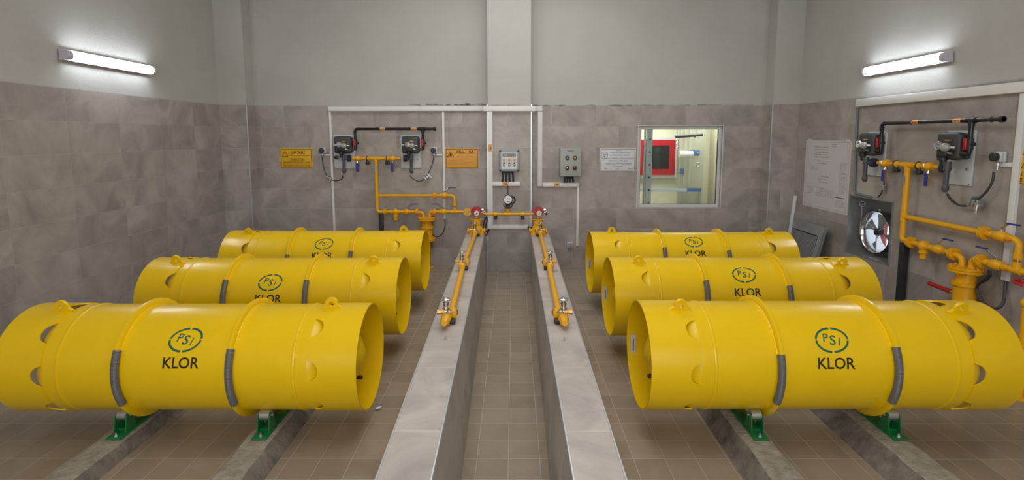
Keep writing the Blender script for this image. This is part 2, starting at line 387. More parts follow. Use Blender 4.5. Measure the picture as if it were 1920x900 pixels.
# the small room behind the window
RX0, RX1, RY1, RZ1 = 1.5, 4.9, 10.9, 3.2
mb = MB(); mb.box(((RX0+RX1)/2, (D+T+RY1)/2, -.04), (RX1-RX0, RY1-D-T, .08)); struct(mb.build('floor', M['outside_ground'], smooth=False))
mb = MB(); mb.box(((RX0+RX1)/2, RY1+.05, RZ1/2), (RX1-RX0+.2, .1, RZ1)); mb.box((RX0-.05, (D+T+RY1)/2, RZ1/2), (.1, RY1-D-T, RZ1)); mb.box((RX1+.05, (D+T+RY1)/2, RZ1/2), (.1, RY1-D-T, RZ1))
struct(mb.build('wall_beyond', M['cream'], smooth=False))
mb = MB(); mb.box(((RX0+RX1)/2, (D+T+RY1)/2, RZ1+.05), (RX1-RX0+.2, RY1-D-T, .1)); struct(mb.build('ceiling', M['ceiling'], smooth=False))
def wb(y, x0, y0, x1, y1):
    a = at(1, y, x0, y0); b = at(1, y, x1, y1); return min(a.x, b.x), max(a.x, b.x), min(a.z, b.z), max(a.z, b.z)
# hose cabinet
a = wb(RY1-.16, 1196, 262, 1265, 328); root = thing('hose_cabinet', 'red framed cabinet with a dark glass door behind the window', 'cabinet', ((a[0]+a[1])/2, RY1-.001, a[2]))
w_, h_ = a[1]-a[0], a[3]-a[2]
mb = MB(); mb.box((0, -.06, h_/2), (w_+.09, .118, h_+.11)); mb.build('cabinet_body', M['alu'], root, 'pale grey cabinet body', smooth=False)
mb = MB(); ring_frame(mb, -w_/2, w_/2, 0, h_, .115, -.135, .03); mb.build('door_frame', M['red'], root, 'red door frame', smooth=False)
mb = MB(); mb.box((0, -.130, h_/2), (w_-.22, .012, h_-.22)); mb.build('door_glass', M['dark_glass'], root, smooth=False)
# upright steel post close behind the glass
a = wb(9.2, 1213, 310, 1222, 310); root = thing('slotted_post', 'blue grey upright steel post with round holes behind the window', 'post', ((a[0]+a[1])/2, 9.2, 0))
mb = MB(); wp_ = a[1]-a[0]
mb.box((0, 0, 1.595), (wp_, .006, 3.19)); mb.box((-wp_/2, .012, 1.595), (.006, .022, 3.19)); mb.box((wp_/2, .012, 1.595), (.006, .022, 3.19)); mb.build('channel', M['strut'], root, smooth=False)
for k in range(7):
    mb = MB(); mb.cyl((0, -.006, 1.03+k*.222), (0, -.002, 1.03+k*.222), .016); mb.build('bolt_hole', M['black_plastic'], root)
a = wb(9.3, 1206, 310, 1210, 310); mb = MB(); mb.cyl((0, 0, 0), (0, 0, 3.19), .017); mb.cyl((.03, 0, 0), (.03, 0, 3.19), .008)
for k in range(7): mb.box((.015, 0, .3+k*.42), (.06, .02, .02))
o = mb.build('conduit_pipe', M['galv']); o.location = ((a[0]+a[1])/2, 9.3, 0); tag(o, 'thin grey pipe beside the slotted post behind the window', 'pipe')
# rail, bracket, and the rest on the far side
a = wb(10.0, 1204, 352, 1314, 359); root = thing('cross_rail', 'horizontal pale blue rail with a dark blue end behind the window', 'rail', (a[0], 10.0, a[2]))
L_ = a[1]-a[0]; mb = MB(); mb.box((L_*.38, 0, .03), (L_*.76+.3, .02, .06)); mb.build('rail_bar', M['rail_pale'], root, smooth=False)
mb = MB(); mb.box((L_*.88, 0, .03), (L_*.24, .022, .062)); mb.build('rail_end', M['rail_blue'], root, 'dark blue rail end', smooth=False)
mb = MB(); mb.box((L_-.01, .02, -a[2]/2), (.03, .03, a[2])); mb.build('rail_leg', M['galv'], root, 'dark metal upright under the rail end', smooth=False)
a = wb(10.0, 1273, 281, 1314, 296); root = thing('wall_bracket', 'blue wall bracket holding a white roll behind the window', 'bracket', (a[0], 10.07, a[2]))
L_ = a[1]-a[0]; h_ = a[3]-a[2]
mb = MB(); mb.box((L_*.75, 0, h_*.62), (L_*.5, .02, h_*.72), bevel=.008); mb.build('bracket_plate', M['rail_blue'], root)
mb = MB(); mb.cyl((0, -.09, h_*.45), (L_*.6, -.09, h_*.45), h_*.42); mb.build('paper_roll', M['dial'], root, 'white roll')
for q in (.68, .9):
    mb = MB(); mb.cyl((L_*q, -.02, h_*.62), (L_*q, 0, h_*.62), .015); mb.build('screw', M['chrome'], root)
# sheet metal cladding with a vertical joint, right of the cabinet
a = wb(10.12, 1271, 310, 1318, 310); x0, x1 = a[0], a[1]
mb = MB(); mb.box(((x0+x1)/2, 10.12, 1.6), (x1-x0, .06, 3.19)); n_ = mb
for k in range(3): mb.box((x0+.03+k*.09, 10.085, 1.6), (.045, .02, 3.19), bevel=.006)
o = mb.build('sheet_metal_duct', M['ivory']); tag(o, 'tall ivory sheet metal duct standing behind the window', 'duct')
a = wb(9.9, 1269, 310, 1272, 310); root = thing('hanging_chain', 'steel chain hanging in front of the sheet metal duct', 'chain', ((a[0]+a[1])/2, 9.97, 1.93))
mb = MB(); mb.cyl((0, 0, .27), (0, 0, 1.25), .01)
for k in range(7): mb.torus((0, 0, .02+k*.042), (1, 0, 0) if k % 2 else (0, 1, 0), .021, .007, 14, 6)
mb.build('chain_links', M['chrome'], root)
a = wb(9.85, 1266, 251, 1317, 258); root = thing('black_bar', 'black horizontal bar near the top of the window', 'bar', ((a[0]+a[1])/2, 9.85, (a[2]+a[3])/2))
mb = MB(); L_ = a[1]-a[0]; mb.cyl((-L_/2, 0, -.02), (L_/2, 0, .02), .03); mb.cyl((L_*.2, 0, .0), (L_*.23, 0, .0), .034); mb.build('rod', M['black_plastic'], root)
mb = MB(); mb.cyl((-L_*.3, 0, 0), (-L_*.3, .0, RZ1-root.location.z-.005), .008); mb.build('hanger_rod', M['steel'], root)
mb = MB(); mb.cyl((L_*.3, 0, 0), (L_*.3, .0, RZ1-root.location.z-.005), .008); mb.build('hanger_rod', M['steel'], root)
a = wb(10.08, 1274, 316, 1282, 326); mb = MB(); mb.box(((a[0]+a[1])/2, 10.07, (a[2]+a[3])/2), (a[1]-a[0], .012, a[3]-a[2]), bevel=.003)
o = mb.build('blue_tag', M['rail_blue']); tag(o, 'small square blue tag on the sheet metal duct', 'tag')
a = wb(10.08, 1305, 305, 1312, 312); mb = MB(); mb.torus(((a[0]+a[1])/2, 10.07, (a[2]+a[3])/2), (0, 1, 0), .033, .008); o = mb.build('ring_grommet', M['steel']); tag(o, 'small grey ring on the duct behind the window', 'ring')
a = wb(9.9, 1320, 310, 1342, 310); mb = MB(); mb.box((a[1]+.12, 9.75, 1.6), (.05, 1.5, 3.19)); mb.box((a[0]-.01, 10.45, 1.6), (.05, .6, 3.19))
o = mb.build('partition_panel', M['cream'], smooth=False); tag(o, 'beige partition panel at the right end of the window view', 'panel')

# ================================================================== LAMPS
def lamp(wall, u0, u1, z, label, w=0.0):
    f = Wf(wall, (u0+u1)/2, z, 'wall_lamp', label, 'lamp', 'tube lamps on the side walls'); L = abs(u1-u0); r = f.root
    mb = MB(); mb.box((0, -.025, 0), (L, .048, .116), bevel=.004); mb.build('lamp_base', M['lamp_cap'], r, smooth=False)
    pr = [(-.044, -.0495), (-.047, -.062), (-.042, -.080), (-.025, -.092), (.0, -.096), (.025, -.092), (.042, -.080), (.047, -.062), (.044, -.0495)]
    mb = MB(); mb.prism([(b, a) for a, b in pr], (-L/2+.012, 0, 0), (0, 1, 0), (0, 0, 1), (L-.024, 0, 0)); mb.build('diffuser', M['lamp'], r)
    for s in (-1, 1):
        near = (s < 0) == (wall == 'L')
        mb = MB(); mb.prism([(b*1.02, a*1.03) for a, b in pr], (s*L/2, 0, 0), (0, 1, 0), (0, 0, 1), (-s*(.075 if near else .038), 0, 0)); mb.build('end_cap', M['lamp_cap'] if near else M['sign_white'], r, 'grey end cap' if near else None)
lamp('L', 5.53, 6.88, 3.035, 'lit white tube lamp high on the left wall')
lamp('R', -6.87, -5.56, 3.005, 'lit white tube lamp high on the right wall')

# ================================================================== CHLORINE CONTAINERS
HALF = 1.24; RB = .379; RC = .386
def wrap_mesh(mb, th0, r, x0, s=1):
    """bend flat lettering (x, z in metres) round the container: z becomes arc length"""
    bm = mb.bm
    for k in range(-12, 13):
        bmesh.ops.bisect_plane(bm, geom=bm.verts[:]+bm.edges[:]+bm.faces[:], plane_co=(0, 0, k*.0125), plane_no=(0, 0, 1))
    for v in bm.verts:
        th = th0+v.co.z/RB; v.co = Vector((x0+v.co.x, -r*math.cos(th), r*math.sin(th)))
    return mb
def container(loc, label, roll, ncut, emb, klor, sleeve, lugs, plate=None, valve=False):
    root = thing('chlorine_container', label, 'gas container', loc, 0, 'yellow chlorine containers')
    Y = M['yellow']; X = (1, 0, 0); O = (0, 0, 0)
    half = [(0, RB), (.3, RB), (.795, RB), (.798, RB+.004), (.806, RB+.006), (.815, RB+.003), (.818, RB-.002), (.87, RB-.002), (.900, RB-.0015), (.905, RB-.0020)]
    for k in range(1, 15):
        a = PI/2*k/14; half.append((.905+.290*math.sin(a), (RB-.002)*(1-math.sin(a)**1.28)**.66 if k < 14 else 0))
    prof = [(-t, r) for t, r in half[::-1]]+[p for p in half[1:]]
    mb = MB(); mb.lathe(O, X, prof, 96); mb.build('tank_body', Y, root)
    for s in (-1, 1):
        mb = MB(); bm = mb.bm; N = ncut*24; rc = .073; rows = []
        ph = math.radians(roll[0] if s < 0 else roll[1])
        for i in range(N):
            th = 2*PI*i/N+ph; dd = ((i+12) % 24-12)/24*2*PI/ncut*RC
            tin = .905+(math.sqrt(max(rc*rc-dd*dd, 0)) if abs(dd) < rc else 0)
            col = []
            for t, r in ((tin, RC), ((tin+HALF)/2, RC), (HALF-.03, RC), (HALF, RC+.001), (HALF, RC-.011), ((tin+HALF)/2, RC-.010), (tin, RC-.010)):
                col.append(bm.verts.new((s*t, -r*math.cos(th), r*math.sin(th))))
            rows.append(col)
        for i in range(N):
            A, B = rows[i], rows[(i+1) % N]
            for k in range(7):
                j = (k+1) % 7; bm.faces.new([A[k], A[j], B[j], B[k]])
        mb.build('end_collar', Y, root)
        # rolling ring with its wrapped hose
        mb = MB(); x = s*.385
        mb.lathe((x, 0, 0), X, [(-.020, RB-.004), (-.017, RB+.003), (-.0115, RB+.005), (-.0108, .4215), (-.0092, .4235), (.0092, .4235), (.0108, .4215), (.0115, RB+.005), (.017, RB+.003), (.020, RB-.004)], 96, cap=False)
        ring = mb.build('rolling_ring', Y, root)
        sa, sb = sleeve[0 if s < 0 else 1]
        mb = MB(); n = 276; pts = []
        for i in range(n+1):
            th = math.radians(sa+(sb-sa)*i/n); pts.append((x, -.404*math.cos(th), .404*math.sin(th)))
        mb.tube(pts, .026, 12, rfun=lambda t: .0250+.0011*math.sin(t*2*PI*46)); mb.build('corrugated_sleeve', M['coil'], ring, 'grey corrugated sleeve clipped over the ring')
        # lifting lug
        th = math.radians(lugs[0 if s < 0 else 1]); er = Vector((0, -math.cos(th), math.sin(th))); et = Vector((0, math.sin(th), math.cos(th)))
        mb = MB(); t0 = s*.975; c = er*(RC+.030); nn = 20; oo = []
        poly = [(-.085, -.035), (-.06, -.022)]+[(.048*math.cos(a), .048*math.sin(a)) for a in [PI*.93-PI*.86*i/12 for i in range(13)]]+[(.06, -.022), (.085, -.035)]
        hole = [(.019*math.cos(2*PI*i/16), .019*math.sin(2*PI*i/16)) for i in range(16)]
        # plate with a hole: two faces bridged
        def ringpt(P, off): return [mb.bm.verts.new(Vector((t0, 0, 0))+c+Vector((1, 0, 0))*p[0]+er*p[1]+et*off) for p in P]
        outer = [(r_*math.cos(a), r_*math.sin(a)*1.0-.0) for a, r_ in [(2*PI*i/32, 0) for i in range(32)]]
        outer = []
        for i in range(32):
            a = 2*PI*i/32; ca, sa_ = math.cos(a), math.sin(a)
            rr = .047 if sa_ > -.2 else min(.047+(-.2-sa_)*.09+abs(ca)*.03, .085)
            outer.append((ca*rr, max(sa_*rr, -.036)))
        hole = [(.018*math.cos(2*PI*i/32), .018*math.sin(2*PI*i/32)) for i in range(32)]
        A, Bq, Cq, Dq = ringpt(outer, .011), ringpt(hole, .011), ringpt(hole, -.011), ringpt(outer, -.011)
        for P_, Q_ in ((A, Bq), (Bq, Cq), (Cq, Dq), (Dq, A)):
            for i in range(32):
                j = (i+1) % 32; mb.bm.faces.new([P_[i], P_[j], Q_[j], Q_[i]])
        mb.build('lifting_lug', Y, root)
    # painted emblem: broken ellipse with three slanted letters; and the word below
    ex, eth = emb; mb = MB(); bm = mb.bm; a_, b_ = .113, .087; tk = .0138; sh = .12
    for q in range(4):
        a0 = PI/2*q+.065; a1 = PI/2*(q+1)-.065; pr_ = None
        for i in range(15):
            a = a0+(a1-a0)*i/14; po = ((a_)*math.cos(a)+sh*b_*math.sin(a), b_*math.sin(a)); pi_ = ((a_-tk)*math.cos(a)+sh*(b_-tk)*math.sin(a), (b_-tk)*math.sin(a))
            cur = [bm.verts.new((po[0], 0, po[1])), bm.verts.new((pi_[0], 0, pi_[1]))]
            if pr_: bm.faces.new([pr_[0], pr_[1], cur[1], cur[0]])
            pr_ = cur
    mb.text('P', -.040, .014, .042, .058, 0, bold=.010, shear=.2); mb.text('S', .004, -.002, .047, .066, 0, bold=.014, shear=.2); mb.text('I', .047, -.012, .021, .054, 0, bold=.006, shear=.3)
    wrap_mesh(mb, math.radians(eth), RB+.0012, ex).build('emblem', M['green_ink'], root, 'green broken ellipse emblem with the letters PSI', normals=False)
    kx, kth = klor; mb = MB(); mb.text('KLOR', 0, 0, .247, .076, 0, bold=.015, shear=.03)
    wrap_mesh(mb, math.radians(kth), RB+.0012, kx).build('lettering', M['black_ink'], root, 'black lettering reading KLOR', normals=False)
    # faint scuff line
    if plate is not None:
        px_, pz_ = plate; r_ = RC-.016; yy = math.sqrt(r_*r_-pz_*pz_)
        mb = MB(); mb.box((px_, yy-.012, pz_), (.040, .006, .165)); pl = mb.build('name_plate', M['plate'], root, 'small steel name plate inside the collar', smooth=False)
        mb = MB(); rr = random.Random(int(abs(loc[1])*10))
        mb.quad(px_+.002, pz_, .007, .10, yy-.0155)
        mb.build('plate_marks', M['ink_grey'], pl, smooth=False, normals=False)
    s = -1 if plate is not None else 1
    mb = MB(); th = math.radians(-25)
    mb.cyl((s*1.0, .13, -.235), (s*1.115, .13, -.235), .015); mb.sph((s*1.115, .13, -.235), .018)
    mb.build('outlet_valve', M['black_plastic'], root, 'dark valve on the domed end')
    return root
CY = [
 container((-2.310, 3.789, .557), 'frontmost yellow gas container on the left, with fully readable KLOR lettering', (46, 7), 8, (.045, 39), (.045, 15.6), ((27.5, -29), (28.5, -29.5)), (78, 84)),
 container((-2.353, 5.198, .585), 'middle yellow gas container on the left, lettering half hidden by the one in front', (39, 39), 6, (.030, 36), (.03, 12.5), ((37.4, -20), (37, -20)), (73, 72)),
 container((-2.378, 6.669, .601), 'rearmost yellow gas container on the left, below the yellow wall pipes', (36, 41), 6, (.03, 45.5), (.03, 22), ((22.7, -34), (28.6, -30)), (73, 82)),
 container((2.155, 3.728, .597), 'frontmost yellow gas container on the right, with fully readable KLOR lettering', (47, 47), 8, (-.012, 36.6), (-.010, 13.6), ((22, -28), (28.6, -27)), (75, 70), plate=(-1.195, -.075)),
 container((2.185, 5.136, .600), 'middle yellow gas container on the right, bright name plate in its open end', (41.7, 36.8), 6, (.0, 48.8), (.0, 22), ((36.9, -20), (30, -27)), (72, 67), plate=(-1.205, -.09)),
 container((2.205, 6.566, .599), 'rearmost yellow gas container on the right, below the window', (46, 41), 6, (.0, 54.5), (-.01, 29.5), ((38.4, -20), (33, -25)), (84, 78), plate=(-1.195, -.12)),
]
# ------------------------------------------------------------------ concrete beams and roller stands
def beam(x0, x1, b0, b1, h, label):
    mb = MB(); bm = mb.bm; rr = random.Random(int(x0*100)); ys = [.6+i*.12 for i in range(60)]; rows = []
    for y in ys:
        j = lambda k: (rr.random()-.5)*k
        rows.append([bm.verts.new((b0, y, 0)), bm.verts.new((x0+j(.014), y, h+j(.008)-.004)), bm.verts.new((x0+.03+j(.01), y, h+j(.003))),
                     bm.verts.new((x1-.03+j(.01), y, h+j(.003))), bm.verts.new((x1+j(.016), y, h+j(.010)-.006)), bm.verts.new((b1, y, 0))])
    for A, B in zip(rows, rows[1:]):
        for k in range(6):
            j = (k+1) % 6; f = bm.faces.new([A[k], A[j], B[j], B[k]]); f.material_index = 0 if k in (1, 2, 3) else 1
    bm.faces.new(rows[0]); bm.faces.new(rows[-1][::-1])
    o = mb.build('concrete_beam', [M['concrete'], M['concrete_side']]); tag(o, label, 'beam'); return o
BH = [.10, .10, .125, .125]
beam(-2.885, -2.70, -2.90, -2.665, BH[0], 'rough concrete floor beam at the far left, under the left container row')
beam(-1.86, -1.68, -1.88, -1.60, BH[1], 'rough concrete floor beam on the left side, nearer the tiled channel')
beam(1.565, 1.765, 1.475, 1.80, BH[2], 'rough concrete floor beam on the right side, nearer the tiled channel')
beam(2.49, 2.695, 2.38, 2.73, BH[3], 'rough concrete floor beam at the far right, under the right container row')
STX = [-2.775, -1.765, 1.690, 2.640]
def stand(x, yc, zc, h, label, group=None):
    root = thing('roller_stand', label, 'roller stand', (x, yc, h+.001), 0, 'green roller stands under the containers')
    hr = .118; rr = .036; dz = zc-(h+.001)-hr; R = RB+rr+.001
    if R*R-dz*dz < .05: hr = zc-(h+.001)-math.sqrt(R*R-.05); dz = zc-(h+.001)-hr
    dy = math.sqrt(R*R-dz*dz); wd = .105; e = dy+.125
    mb = MB(); mb.box((0, 0, .006), (wd, 2*e, .012), bevel=.003); mb.build('base_plate', M['green'], root)
    for s in (-1, 1):
        br = MB()
        for sx in (-1, 1):
            poly = [(-.060, 0), (.058, 0), (.040, .060)]+[(-.012+.030*math.cos(a), hr-.020+.030*math.sin(a)) for a in [PI*i/8 for i in range(9)]]+[(-.048, .06)]
            br.prism([(p[0]*s*-1, p[1]+.008) for p in poly], (sx*.040-.004, s*dy, 0), (0, 1, 0), (0, 0, 1), (.008, 0, 0))
        br.box((0, s*dy, .018), (.080, .04, .012))
        b_ = br.build('roller_bracket', M['green'], root)
        mb = MB(); mb.cyl((-.034, s*dy, hr), (.034, s*dy, hr), rr, seg=28); mb.build('roller', M['steel'], root, 'bare steel roller')
        mb = MB(); mb.cyl((-.052, s*dy, hr), (.052, s*dy, hr), .008, seg=8); mb.build('axle', M['steel'], b_)
        mb = MB(); mb.lathe((0, s*(e-.035), .012), (0, 0, 1), [(0, .016), (.004, .016), (.004, .010), (.014, .010), (.014, .006), (.024, .006)], 6); mb.build('anchor_bolt', M['steel'], root)
rows_txt = ['front', 'middle', 'rear']
for side, idx in (('left', (0, 1)), ('right', (2, 3))):
    for r_i in range(3):
        c_ = CY[r_i+(0 if side == 'left' else 3)]
        for q in idx:
            inner = (q == 1 or q == 2)
            stand({(0, 1): -2.822, (0, 2): -2.834, (3, 2): 2.664}.get((q, r_i), STX[q]), c_.location.y, c_.location.z, BH[q], 'green roller stand under the %s %s container, on the beam %s' % (rows_txt[r_i], side, 'nearer the channel' if inner else 'by the side wall'))

# ================================================================== GAS PIPEWORK (same plant on back and right wall)
def flange_mb(mb, c, axis, r=.052, t=.014):
    c = Vector(c); ax = Vector(axis).normalized(); x, y, d = frame_of(ax)
    for s in (-1, 1): mb.lathe(c+ax*(s*.011-t/2), ax, [(0, r), (t, r)], 24)
    mb.lathe(c-ax*.004, ax, [(0, r*.8), (.008, r*.8)], 20)
    for k in range(4):
        a = PI/4+k*PI/2; q = c+(x*math.cos(a)+y*math.sin(a))*r*.72; mb.cyl(q-ax*.03, q+ax*.03, .007, seg=6)
def valve_body(mb, c, axis, r=.04, L=.12):
    ax = Vector(axis).normalized(); c = Vector(c)
    mb.lathe(c-ax*L/2, ax, [(0, r*.8), (L*.12, r*.8), (L*.16, r*.72), (L*.25, r), (L*.5, r*1.15), (L*.75, r), (L*.84, r*.72), (L*.88, r*.8), (L, r*.8)], 16)
def pipework(wall, u0, up, lo, k, kd, label, fx, right):
    """u0 = the riser; positions relative to it measured on the back wall plant"""
    f = Wf(wall, u0, .9, 'gas_pipework', label, 'pipework'); r = f.root; Y = M['pipe_yellow']
    w = .12; R_ = .027 if not right else .031; zu, zl, zb = 1.834+up, 1.224+lo, .955+lo
    P = lambda du, z, ww=w: f.p(u0+du, ww, z)
    U = lambda du: du*k
    # upper cross header with two valves and two unions
    mb = MB(); mb.tube([P(fx[0]+.04, zu), P(fx[3]-.04, zu)], .021, 16); mb.lathe(P(-.085, zu), (1, 0, 0), [(0, .033), (.17, .033)], 18); mb.cyl(P(0, zu), P(0, zu-.06), .034)
    mb.build('cross_header', Y, r)
    for du in (fx[1], fx[2]):
        mb = MB(); valve_body(mb, P(du, zu), (1, 0, 0), .042, .13); v_ = mb.build('ball_valve', Y, r)
        mb = MB(); mb.cyl(P(du, zu, w+.0), P(du, zu-.075, w+.005), .012); mb.torus(P(du-.012, zu), (1, 0, 0), .047, .005); mb.build('valve_stem', M['chrome'], v_, 'chrome stem and clamp')
        mb = MB(); mb.box(P(du, zu-.145, w+.02), (.046, .012, .135), bevel=.004); mb.build('lever', M['blue'], v_, 'blue lever hanging down')
        mb = MB(); mb.box(P(du+.020, zu-.145, w+.008), (.012, .022, .130)); mb.build('lever_edge', M['brass'], v_, 'brass coloured lever edge')
    for du in (fx[4], fx[5]):
        mb = MB(); mb.lathe(P(du-.03, zu), (1, 0, 0), [(0, .026), (.01, .036), (.05, .036), (.06, .026)], 16); u_ = mb.build('union', Y, r)
        mb = MB(); mb.cyl(P(du, zu-.03), P(du, zu-.10), .024, seg=14); mb.box(P(du+.01, zu-.075, w), (.07, .05, .04), bevel=.006); mb.torus(P(du, zu), (1, 0, 0), .039, .006); mb.build('clamp', M['black_plastic'], u_, 'black clamp and fitting')
    # riser and lower run
    mb = MB(); mb.tube([P(0, zu-.03), P(0, zb), P(U(.10), zb)], R_, 18, bend=.075); mb.build('riser_pipe', Y, r)
    mb = MB(); mb.quad(f.p(u0, 0, 1.66+up).x, 1.66+up-f.z0, .026, .11, -(w+R_+.0025)); mb.build('pipe_label', M['galv'], r, 'small dark label on the riser', smooth=False, normals=False)
    mb = MB(); mb.cyl(P(-.036, zl), P(.036, zl), R_+.006) if 0 else None; mb.cyl(P(0, zl-.05), P(0, zl+.05), R_+.005); mb.tube([P(0, zl), P(U(1.28), zl), P(U(1.28), zl-.14)], R_*.9, 16, bend=.07)
    mb.cyl(P(U(1.28), zl-.12), P(U(1.28), zl-.17), R_+.004); mb.build('bypass_pipe', Y, r)
    mb = MB(); mb.cyl(P(U(1.28), zl-.16), P(U(1.28), zb+.06), R_*.62); mb.build('flow_glass', M['brass'], r, 'brass coloured sight glass')
    mb = MB(); flange_mb(mb, P(U(.955), zl), (1, 0, 0), .055 if not right else .062); mb.build('flange', Y, r)
    # lower run parts
    mb = MB(); mb.tube([P(U(.10), zb), P(U(.66), zb), P(U(.76), zb-.02), P(U(.765), zb-.11)], R_*.9, 16, bend=.075); mb.build('inlet_pipe', Y, r)
    end = 1.62 if not right else 1.60
    mb = MB(); mb.tube([P(U(.865), zb-.11), P(U(.865), zb), P(U(.95), zb), P(U(end), zb)], R_*.9, 16, bend=.075); mb.lathe(P(U(1.28)-.05, zb), (1, 0, 0), [(0, R_+.005), (.10, R_+.005)], 16); mb.cyl(P(U(1.28), zb), P(U(1.28), zb+.075), R_+.003)
    mb.build('outlet_pipe', Y, r)
    for du in (.13, .66, .95):
        mb = MB(); flange_mb(mb, P(U(du), zb), (1, 0, 0), .055 if not right else .062); mb.build('flange', Y, r)
    mb = MB(); c = P(U(.30), zb); mb.sph(c, .052 if not right else .058, (1, 1, 1)); mb.lathe(c-Vector((.075, 0, 0)), (1, 0, 0), [(0, .034), (.15, .034)], 16); mb.lathe(c-Vector((0, 0, .145)), (0, 0, 1), [(0, .026), (.005, .033), (.06, .033), (.065, .046), (.08, .046), (.085, .038), (.14, .045)], 20)
    mb.build('strainer', Y, r)
    for i, (du, z, sg) in enumerate(((.48, zb, 1), (1.095, zb, -1), (1.11, zl, 1))):
        mb = MB(); valve_body(mb, P(U(du), z), (1, 0, 0), .043, .13 if not right else .19); v_ = mb.build('ball_valve', Y, r)
        c = P(U(du), z)
        if right: sg = -1 if i == 1 else 1
        mb = MB(); mb.cyl(c+V(0, 0, .035), c+V(0, 0, .075), .012); mb.tube([c+V(0, 0, .07), c+V(sg*.035, -.01, .085), c+V(sg*.085, -.02, .125)], .009, 8); mb.build('lever_stem', M['chrome'], v_, 'chrome lever stem')
        mb = MB(); q = c+V(sg*.135, -.022, .130); mb.box(q, (.125, .022, .014), bevel=.005); mb.build('lever', M['blue'], v_, 'blue lever')
    # drip vessel
    c = P(U(.815), 0); c.z = -f.z0; zt = zb-.095; rv = .145 if not right else .150
    mb = MB(); prof = [(.47, .10), (.47, .135), (.51, .135), (.51, .105), (.55, .092), (zt-.185, .092), (zt-.18, .112), (zt-.15, .112), (zt-.145, .085), (zt-.045, .080), (zt-.045, rv), (zt-.024, rv), (zt-.022, rv-.01), (zt-.020, rv), (zt, rv)]
    mb.lathe(c, (0, 0, 1), prof, 36)
    for kk in range(10):
        a = 2*PI*kk/10; mb.cyl(c+V((rv-.022)*math.cos(a), (rv-.022)*math.sin(a), zt-.06), c+V((rv-.022)*math.cos(a), (rv-.022)*math.sin(a), zt+.012), .012, seg=6)
        mb.cyl(c+V(.118*math.cos(a), .118*math.sin(a), .46), c+V(.118*math.cos(a), .118*math.sin(a), .525), .011, seg=6)
    mb.cyl(c+V(0, 0, .001), c+V(0, 0, .48), .055); mb.lathe(c, (0, 0, 1), [(.001, .10), (.02, .10)], 24)
    ves = mb.build('drip_vessel', Y, r)
    if right:
        mb = MB(); z = .635; mb.cyl(c+V(-.07, -.03, z), c+V(-.13, -.04, z+.004), .017); mb.build('lever_neck', M['brass'], ves)
        mb = MB(); mb.tube([c+V(-.12, -.04, z+.004), c+V(-.22, -.05, z+.012), c+V(-.37, -.055, z+.016)], .022, 10, bend=.05); mb.build('lever_arm', M['red'], ves, 'red lever arm on the vessel')
    if not right:
        # blank flange facing the room at the pipe's end
        u_, z_ = uz('B', 876.5, 397.5, .16); c = f.p(u_, .0, z_); mb = MB(); mb.lathe(c+V(0, -.115, 0), (0, -1, 0), [(0, .03), (.03, .03), (.035, .068), (.055, .068)], 28); bf = mb.build('end_flange', Y, r)
        mb = MB(); mb.cyl(c+V(0, -.17, 0), c+V(0, -.177, 0), .012)
        for kk in range(4):
            a = PI/4+kk*PI/2; mb.lathe(c+V(.046*math.cos(a), -.17, .046*math.sin(a)), (0, -1, 0), [(0, .013), (.012, .013)], 6)
        mb.build('flange_bolts', M['chrome'], bf, 'bright flange bolts')
    return f
UB, UR = -2.255, -5.905
pipework('B', UB, 0, 0, 1.0, 0, 'yellow gas pipework on the back wall left of the pillar, with blue lever valves', (-.43, -.30, .27, .45, -.14, .18), False)
pipework('R', UR, .034, .060, 1.07, 0, 'yellow gas pipework on the right wall, its vessel fitted with a red lever', (-.53, -.36, .295, .49, -.185, .155), True)

